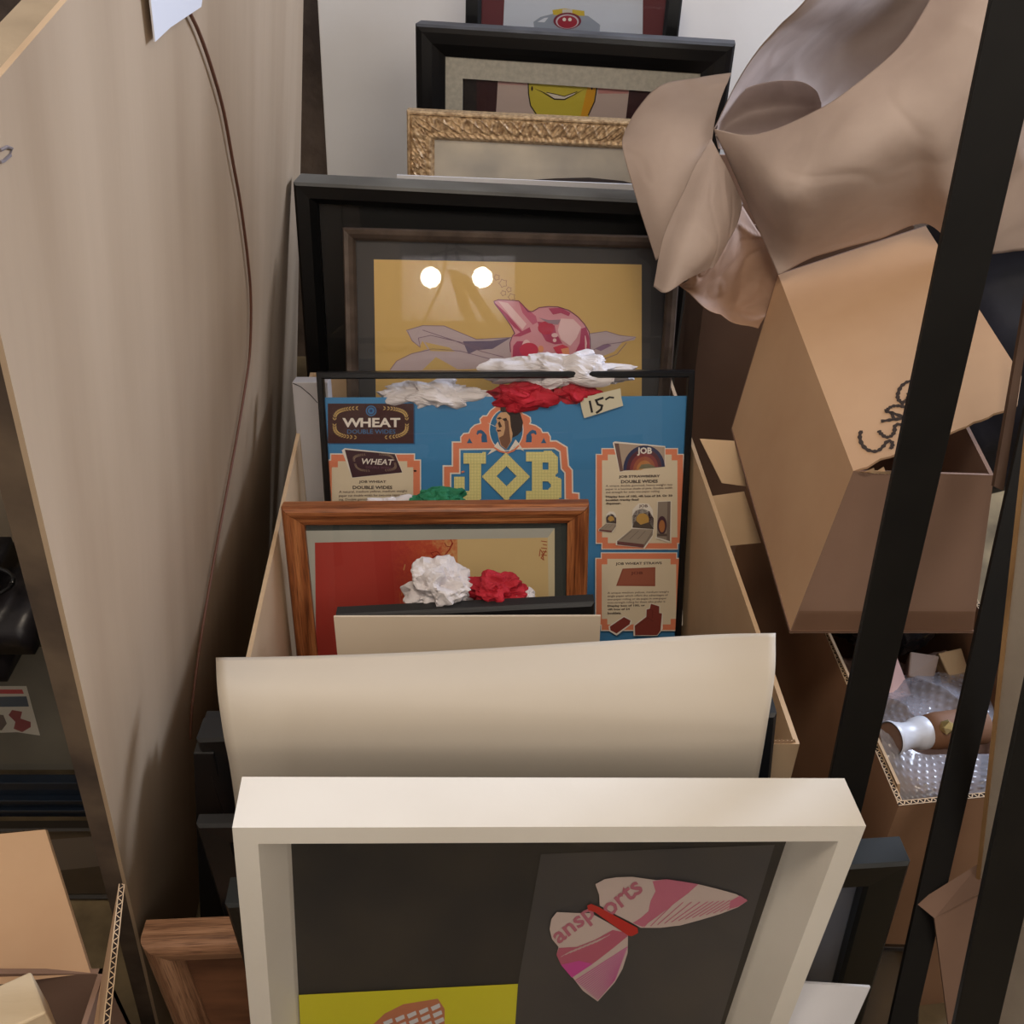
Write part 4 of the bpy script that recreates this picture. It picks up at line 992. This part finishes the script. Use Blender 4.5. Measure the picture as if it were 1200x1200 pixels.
# tube with white porcelain end
c0 = W(1043, 866, 1.165); c1 = W(1084, 858, 1.185); c2 = W(1150, 850, 1.20)
TB = empty('padded_tube', low([c0, c1, c2])); tag(TB, 'brown tube with flared white collar lying in bubble wrap', 'tube')
def lathe(pts, rs, name, mat, n=28, cap=True):
    m = MB(); m.tube([p-TB.location for p in pts], rs, n, 0, cap); return m.build(name, mat, TB, True)
def L_(t): return c0+(c1-c0)*t
lathe([L_(0), L_(.06), L_(.15), L_(.4), L_(.62), L_(.72), L_(.9), L_(1.0), L_(1.02)], [.020, .0205, .0185, .0155, .0155, .0185, .0195, .019, .014], 'white_collar', flat((206, 208, 216), .35), cap=False)
lathe([L_(0)+(c0-c1)*.0, L_(.05), L_(.06)], [.0185, .0175, .0], 'inner_disc', flat((120, 92, 78), .6), cap=False)
lathe([L_(.95), c1+(c2-c1)*.2, c2], [.019, .0215, .0215], 'brown_sleeve', flat((122, 84, 58), .7))
m = MB(); 
bm = bmesh.new(); bmesh.ops.create_icosphere(bm, subdivisions=1, radius=.009); me = bpy.data.meshes.new('glass_bead'); bm.to_mesh(me); bm.free(); me.materials.append(flat((196, 176, 120), .12, .6))
o = bpy.data.objects.new('glass_bead', me); COL.objects.link(o); o.location = W(1110, 852, 1.165); tag(o, 'small faceted gold bead resting on the brown tube', 'bead')
# black plastic bag between boxes
def bag(name, label, c, r, seed, mat, fold=3.0, cat='bag', amp=.3):
    bm = bmesh.new(); bmesh.ops.create_icosphere(bm, subdivisions=5, radius=1)
    off = V((seed, seed*2.3, 0))
    for v in bm.verts:
        p = v.co.copy(); k = 1+amp*.5*noise.noise(p*1.1+off)+amp*.5*(1-abs(noise.noise(p*fold+off))*2)*.6
        v.co = V((p.x*r[0]*k, p.y*r[1]*k, max(-.92, p.z)*r[2]*k))
    me = bpy.data.meshes.new(name); bm.to_mesh(me); bm.free(); me.materials.append(mat)
    me.polygons.foreach_set('use_smooth', [True]*len(me.polygons))
    o = bpy.data.objects.new(name, me); COL.objects.link(o); o.location = c; tag(o, label, cat); return o
plast = noisy('black_plastic_film', (14, 14, 16), (24, 24, 28), 8, rough=.18, bump=.6, bscale=14, bdist=.01)
bag('plastic_bag', 'shiny black plastic bag squeezed under the tilted cardboard box', V((.49, 1.08, .43)), (.10, .13, .10), 2, plast, 5)
bag('cloth_bundle', 'dark blue black cloth bundle behind the tilted box at right', W(1190, 400, 1.42), (.17, .17, .2), 6, noisy('navy_cloth', (18, 20, 28), (38, 42, 58), 6, rough=.7, bump=.3, bscale=20, bdist=.01), 2.2)

# cardboard scrap bottom right
q = [W(1073, 1058, 1.04), W(1150, 1012, 1.02), W(1165, 1130, 1.03), W(1112, 1140, 1.05)]
q2 = [W(1073, 1058, 1.04), W(1150, 1010, 1.02), W(1150, 1045, 1.0), W(1095, 1076, 1.02)]
CS = empty('cardboard_flap', low(q+[W(1140, 1400, 1.1)])); tag(CS, 'loose folded cardboard scrap between the two right stand bars', 'cardboard')
m = MB(); m.slab([p-CS.location for p in [W(1095, 1076, 1.02), W(1175, 1035, 1.0), W(1190, 1500, 1.2), W(1150, 1500, 1.22)]], .004); m.build('panel', M['card_dark_shade'], CS)
m = MB(); m.slab([p-CS.location for p in q2], .003); m.build('fold', M['card_dark_shade'], CS)
# canvas with wooden edge at the right margin
qa = W(1146, 1048, 1.02); qb = W(1210, 470, .80); qc = W(1420, 470, .5); 
top = qb+(qb-qa)*.1; kk = qa.z/(top.z-qa.z); bot = qa-(top-qa)*kk; bk = V((.16, -.34, 0))
RC = empty('edged_canvas', (bot+bk*.5)); tag(RC, 'pale canvas with thin wooden edge leaning at the right margin behind the front bar', 'canvas')
RC.location.z = 0
m = MB(); m.hexa([p-RC.location for p in (bot, bot+bk, top+bk, top)], [p-RC.location+V((.02, .01, 0)) for p in (bot, bot+bk, top+bk, top)]); m.build('canvas', noisy('canvas_cloth', (158, 146, 132), (176, 164, 150), 8, rough=.85, bump=.2, bscale=300), RC)
e1 = V((-.004, .01, 0)); m = MB(); m.hexa([p-RC.location for p in (bot, bot+bk*.012, top+bk*.012, top)], [p-RC.location+V((.022, .024, 0)) for p in (bot, bot+bk*.012, top+bk*.012, top)]); m.v = [p+V((-.003, .002, 0)) for p in m.v]; m.build('wooden_edge', noisy('pine', (142, 108, 70), (170, 134, 92), 12, (4, 4, .5), .6), RC)
# brown framed strip at the right margin above it
q = [W(1190, 300, .93), W(1200, 300, .93), W(1177, 572, .97), W(1165, 566, .97)]
m = MB(); m.slab([W(1206, 330, .95), W(1214, 330, .95), W(1176, 575, .98), W(1165, 570, .98)], .006); o = m.build('wooden_batten', noisy('brown_batten', (70, 50, 38), (98, 74, 58), 10, rough=.7), origin=low(m.v)); tag(o, 'thin dark brown wooden strip beside the right end of the tilted box', 'batten')
# glazed print lying on the floor lower right
q = [W(1035, 1112, 1.30), W(1085, 1112, 1.30)]
pQ = Pose((1010, 1110), (1082, 1112), 1.14, 1.14, 35, .0)
Q = simple_frame('small_glazed_frame', 'small glazed brown picture leaning on the floor under the lower right box', pQ, .004, .01, flat((60, 48, 36), .4), noisy('brown_mottled_print', (58, 46, 34), (104, 84, 58), 8, rough=.6), y=.005)

# ------------------------------------------------------------------ bottom left box
rec = lambda name, q, t_, mats, par, corr=None: None
LB = empty('cardboard_box', V((-.45, .33, 0))); tag(LB, 'open cardboard box with raised flaps in the lower left corner', 'cardboard box')
def lpart(name, q, th, mat, edge=None):
    m = MB(); q = [p-LB.location for p in q]; m.slab(q, th, 0)
    if edge:
        n = (q[1]-q[0]).cross(q[3]-q[0]).normalized()*th
        i, j = edge; up = (q[i]-q[(i+3) % 4] if j == (i+1) % 4 else q[i]-q[(i+1) % 4]).normalized()
        m.corrugated(q[i], q[j], n, up, 1, 2, .0115)
    return m.build(name, [mat, M['card_pale'], M['flute_shade']], LB)
la = W(-90, 986, .98); lb = W(53, 972, .98); lc = W(106, 1140, .93); ldn = W(-90, 1165, .93)
lpart('flap', [la, lb, lc, ldn], .005, M['card'], (0, 1))
bl0 = lc.copy(); 
rim = lc.z
# right flap, seen along its corrugated edge
ra = W(139, 1037, .90); rb_ = W(110, 1290, .68); rc_ = rb_+V((-.03, -.02, -.12)); rd_ = W(118, 1150, .93)
lpart('flap', [ra, rb_, W(95, 1290, .70), W(118, 1152, .925)], .005, M['card'], (0, 1))
zr = rim
X0, X1, Y0, Y1 = -.66, lc.x+.012, .12, lc.y+.004
for nme, q in (('back_wall', [V((X0, Y1, 0)), V((X1, Y1, 0)), V((X1, Y1, zr)), V((X0, Y1, zr))]), ('right_wall', [V((X1, Y1, 0)), V((X1, Y0, 0)), V((X1, Y0, zr)), V((X1, Y1, zr))]), ('left_wall', [V((X0, Y0, 0)), V((X0, Y1, 0)), V((X0, Y1, zr)), V((X0, Y0, zr))]), ('front_wall', [V((X1, Y0, 0)), V((X0, Y0, 0)), V((X0, Y0, zr)), V((X1, Y0, zr))])):
    lpart(nme, q, .005, M['card_dark_shade'])
# pale block in the box
m = MB(); b0 = W(38, 1139, .80); 
bx = [W(-40, 1172, .80), W(36, 1138, .82), W(54, 1186, .78), W(-30, 1225, .76)]
m.hexa([p+V((0, 0, -.05)) for p in bx], bx); o = m.build('wooden_block', noisy('pale_wood', (196, 174, 142), (212, 192, 162), 6, (1, 6, 1), .6), origin=low(m.v), bevel=.002); tag(o, 'pale wooden block end in the lower left cardboard box', 'block')

# ------------------------------------------------------------------ things behind the plywood, left
pS = Pose((-170, 974), (160, 972), 1.40, 1.40, 5, .0)
SC = simple_frame('glazed_print', 'low glazed brown print with white paper slip standing on the floor behind the plywood edge', pS, .006, .016, flat((50, 44, 38), .3), noisy('umber_print', (72, 60, 48), (100, 84, 66), 5, rough=.7), y=.007)
art = Art(pS, .0078); art.poly([(58, 984), (112, 980), (126, 1014), (70, 1020)], (120, 108, 98)); art.line([(112, 990), (121, 1010), (117, 1010)], 1.2, (40, 34, 30)); art.build('paper_slip', SC)
zS = pS.h*math.cos(math.radians(5))
pT = Pose((-220, 752), (150, 752), 1.255, 1.255, 6, zS+.004)
T1 = make_frame('blue_black_frame', 'glossy blue black ridged frame with sticker card under glass, left behind the plywood', 'picture frame', pT)
zz0 = .10
bbl = noisy('blue_black_lacquer', (16, 24, 36), (24, 36, 52), 6, rough=.2, bump=0, spec=.7)
moulding('frame_moulding', pT.w, pT.h, [(0, .004), (.003, 0), (.01, .002), (.012, .006), (.012, .03), (0, .03)], bbl, T1)
m = MB()
for (z0_, z1_, yy) in ((.012, .03, -.002), (.03, .036, -.012), (.036, .052, -.006), (.052, .057, -.014), (.057, .08, -.004)):
    m.box(-pT.w/2, pT.w/2, yy, .012, z0_-.012, z1_-.012)
m.build('bottom_rail', bbl, T1, bevel=.0012)
xi = pT.w/2-.011
pane('backing_board', -xi, xi, .02, .023, .068, pT.h-.011, noisy('grey_green_mat', (98, 94, 84), (112, 108, 98), 5, rough=.8), T1)
art = Art(pT, .0195)
art.poly([(-40, 804), (31, 804), (47, 862), (20, 858), (-40, 860)], (190, 184, 172)); art.poly([(-40, 808), (26, 808), (28, 813), (-40, 813)], (170, 60, 66)); art.poly([(-40, 817), (31, 816), (34, 828), (-40, 829)], (70, 82, 96))
art.poly([(10, 838), (14, 832), (26, 834), (24, 842), (36, 846), (36, 852), (26, 858), (16, 854), (18, 846)], (130, 62, 66)); art.poly([(-10, 836), (4, 838), (8, 848), (2, 856), (-10, 854)], (96, 84, 80), new=False)
art.build('sticker_card', T1)
pane('glass', -xi, xi, .014, .016, .068, pT.h-.011, M['glass'], T1)
# black case on top
m = bmesh.new(); bmesh.ops.create_cube(m, size=1)
bmesh.ops.scale(m, vec=(.30, .20, .13), verts=m.verts); bmesh.ops.bevel(m, geom=m.edges, offset=.045, segments=6, affect='EDGES')
me = bpy.data.meshes.new('carrying_case'); m.to_mesh(me); m.free(); me.materials.append(noisy('black_vinyl', (26, 24, 28), (36, 33, 36), 12, rough=.35, bump=.2, bscale=90)); me.polygons.foreach_set('use_smooth', [True]*len(me.polygons))
o = bpy.data.objects.new('carrying_case', me); COL.objects.link(o)
ctop = pT.mat @ V((0, .02, pT.h))
o.location = (W(52, 700, 1.2).x-.15, ctop.y-.03, ctop.z+.066); tag(o, 'rounded black case lying on the blue black frame, left margin', 'case')
cs = o
m = MB(); m.tube([V((.09+.05*math.cos(a), -.03+.03*math.sin(a), .066)) for a in [i*PI/12 for i in range(25)]], .0025, 8); h_ = m.build('raised_ring', M['black'], cs, True)
# grey beige cabinet behind
m = MB(); m.box(-1.05, -.62, 1.15, 1.55, 0, 1.0); m.box(-1.06, -.60, 1.135, 1.56, 1.0, 1.02)
o = m.build('storage_cabinet', noisy('beige_laminate', (134, 122, 108), (150, 138, 122), 3, rough=.6, bump=.02), bevel=.003, origin=V((-.83, 1.35, 0))); tag(o, 'beige cabinet glimpsed past the left edge of the plywood', 'cabinet')
bag('plastic_bag', 'grey crumpled bag on the cabinet in the top left corner', V((-.75, 1.32, 1.10)), (.13, .13, .09), 11, noisy('grey_film', (84, 84, 92), (120, 118, 124), 9, rough=.4, bump=.5, bscale=16, bdist=.01), 4)

# ------------------------------------------------------------------ the room
def struct(name, m, mat):
    o = m.build(name, mat); o['kind'] = 'structure'; return o
XL, XR, YF, YB, ZC = -1.6, 2.0, -2.4, 2.45, 2.6
m = MB(); m.box(XL, XR, YF, YB, -.05, 0); struct('floor', m, noisy('stained_concrete', (92, 78, 56), (150, 130, 96), 7, rough=.8, bump=.3, bscale=40, detail=8))
m = MB(); m.box(XL, XR, YB, YB+.1, 0, ZC); struct('wall_back', m, noisy('dark_rough_plaster', (66, 54, 46), (112, 96, 84), 6, rough=.9, bump=.5, bscale=20, detail=8, bdist=.01))
wm = noisy('painted_wall', (196, 190, 180), (208, 202, 192), 3, rough=.8, bump=.1)
m = MB(); m.box(XL-.1, XL, YF, YB, 0, ZC); struct('wall_left', m, wm)
m = MB(); m.box(XL, XR, YF-.1, YF, 0, ZC); struct('wall_front', m, wm)
wy0, wy1, wz0, wz1 = 1.3, 2.3, 1.25, 2.2
m = MB(); m.box(XR, XR+.1, YF, wy0, 0, ZC); m.box(XR, XR+.1, wy1, YB, 0, ZC); m.box(XR, XR+.1, wy0, wy1, 0, wz0); m.box(XR, XR+.1, wy0, wy1, wz1, ZC); struct('wall_right', m, wm)
m = MB(); m.box(XL-.1, XR+.1, YF-.1, YB+.1, ZC, ZC+.1); struct('ceiling', m, noisy('ceiling_board', (210, 206, 198), (220, 216, 208), 3, rough=.9, bump=.1))
m = MB(); f_ = .05
m.box(XR, XR+.06, wy0, wy1, wz0, wz0+f_); m.box(XR, XR+.06, wy0, wy1, wz1-f_, wz1); m.box(XR, XR+.06, wy0, wy0+f_, wz0, wz1); m.box(XR, XR+.06, wy1-f_, wy1, wz0, wz1); m.box(XR, XR+.06, (wy0+wy1)/2-.02, (wy0+wy1)/2+.02, wz0, wz1)
struct('window_1', m, flat((200, 196, 190), .5))

# ------------------------------------------------------------------ light
def bounce(p, u, v, y):
    """direction of the mirror image seen in a pane"""
    x, z = p.loc(u, v, y); P_ = p.mat @ V((x, y, z)); n = -(p.mat.to_3x3() @ V((0, 1, 0))).normalized(); d = ray(u, v).normalized()
    return P_, d - n*(2*d.dot(n))
def emit(name, col, st):
    mm = bpy.data.materials.new(name); mm.use_nodes = True; t = mm.node_tree; t.nodes.clear()
    e = N(t, 'ShaderNodeEmission', i_Strength=st); e.inputs[0].default_value = (*col, 1); o = N(t, 'ShaderNodeOutputMaterial'); t.links.new(e.outputs[0], o.inputs[0]); return mm
Pk, dk = bounce(pK, 535, 325, .008)
tt = (-1.3-Pk.y)/dk.y
LP = Pk+dk*tt
print('LAMP reflection point', LP)
lz = min(LP.z, 2.35)
lamp = empty('ceiling_lamp', (LP.x, LP.y, lz)); tag(lamp, 'hanging work lamp with two bright bulbs seen mirrored in the picture glass', 'lamp')
WARM = (1.0, .84, .66)
for sx in (-.106, .106):
    bm = bmesh.new(); bmesh.ops.create_uvsphere(bm, u_segments=20, v_segments=12, radius=.042); me = bpy.data.meshes.new('bulb'); bm.to_mesh(me); bm.free(); me.materials.append(emit('bulb_glow', (1, .95, .86), 40))
    o = bpy.data.objects.new('bulb', me); COL.objects.link(o); o.parent = lamp; o.location = (sx, 0, 0)
m = MB(); m.tube([V((0, .0, ZC-lz)), V((0, 0, .12)), V((-.106, 0, .09)), V((-.106, 0, .045))], .008); m.tube([V((0, 0, .12)), V((.106, 0, .09)), V((.106, 0, .045))], .008); m.build('stem', M['black'], lamp, True)
m = MB(); m.box(-.24, .24, -.13, -.11, -.16, .12); m.build('haze_panel', M['paperwhite'], lamp, bevel=.004)  # white panel added to give the mirrored bulbs a hazy glow
m = MB(); m.tube([V((0, 0, .1)), V((0, -.12, .1))], .008); m.build('bracket', M['black'], lamp)
def mirrored(u, v, Y):
    P_, d_ = bounce(pK, u, v, .008); return P_+d_*((Y-P_.y)/d_.y)
TP = empty('wooden_tripod', (LP.x, -1.15, 0)); tag(TP, 'tall wooden folding legs behind the camera, seen mirrored under the bright bulbs', 'tripod')
for (p_, q_) in (((532, 318), (557, 395)), ((540, 322), (588, 395))):
    a_ = mirrored(*p_, -1.15); b_2 = mirrored(*q_, -1.15); e_ = a_+(b_2-a_)*(a_.z/(a_.z-b_2.z))
    m = MB(); wx = V((.03, 0, 0)); wy = V((0, .02, 0)); wx *= .8; m.hexa([a_-wx-TP.location, a_+wx-TP.location, a_+wx+wy-TP.location, a_-wx+wy-TP.location], [e_-wx-TP.location, e_+wx-TP.location, e_+wx+wy-TP.location, e_-wx+wy-TP.location]); m.build('leg', M['card_pale'], TP)
# hanging cable beside it
pts = [V((LP.x-.04, LP.y+.1, ZC)), V((LP.x-.03, LP.y+.1, lz+.15)), V((LP.x-.1, LP.y+.1, lz-.15)), V((LP.x-.22, LP.y+.1, lz-.32)), V((LP.x-.36, LP.y+.1, lz-.2)), V((LP.x-.38, LP.y+.1, lz+.2)), V((LP.x-.38, LP.y+.1, ZC))]
m = MB(); f_ = [catmull(pts, i/60) for i in range(61)]; m.tube(f_, .006); o = m.build('hanging_cable', M['black'], None, True, low(f_)); tag(o, 'black cable looping down from the ceiling beside the hanging lamp', 'cable')
# the lamp's light, an added soft fill and the daylight
def area(name, loc, target, size, power, col, sy=None):
    l = bpy.data.lights.new(name, 'AREA'); l.energy = power; l.size = size; l.color = col
    if sy: l.shape = 'RECTANGLE'; l.size_y = sy
    o = bpy.data.objects.new(name, l); COL.objects.link(o); o.location = loc; o.rotation_euler = (V(target)-V(loc)).to_track_quat('-Z', 'Y').to_euler(); return o
area('warm_ceiling_light', (-.15, .05, 2.45), (0, .9, .5), .4, 11, WARM)
area('soft_fill_light', (.7, -.7, 2.5), (0, .7, .5), 1.6, 26, (1, .90, .80))  # unseen fill added to soften the light, not a fixture
area('daylight', (XR+.05, (wy0+wy1)/2, (wz0+wz1)/2), (0, 1.0, .7), .9, 60, (.70, .80, 1.0), .9)
wd = bpy.data.worlds.new('sky'); S.world = wd; wd.use_nodes = True; wd.node_tree.nodes['Background'].inputs[0].default_value = (.6, .75, 1, 1); wd.node_tree.nodes['Background'].inputs[1].default_value = .6
S.view_settings.view_transform = 'Standard'; S.view_settings.look = 'None'; S.view_settings.exposure = .35; S.view_settings.gamma = 1
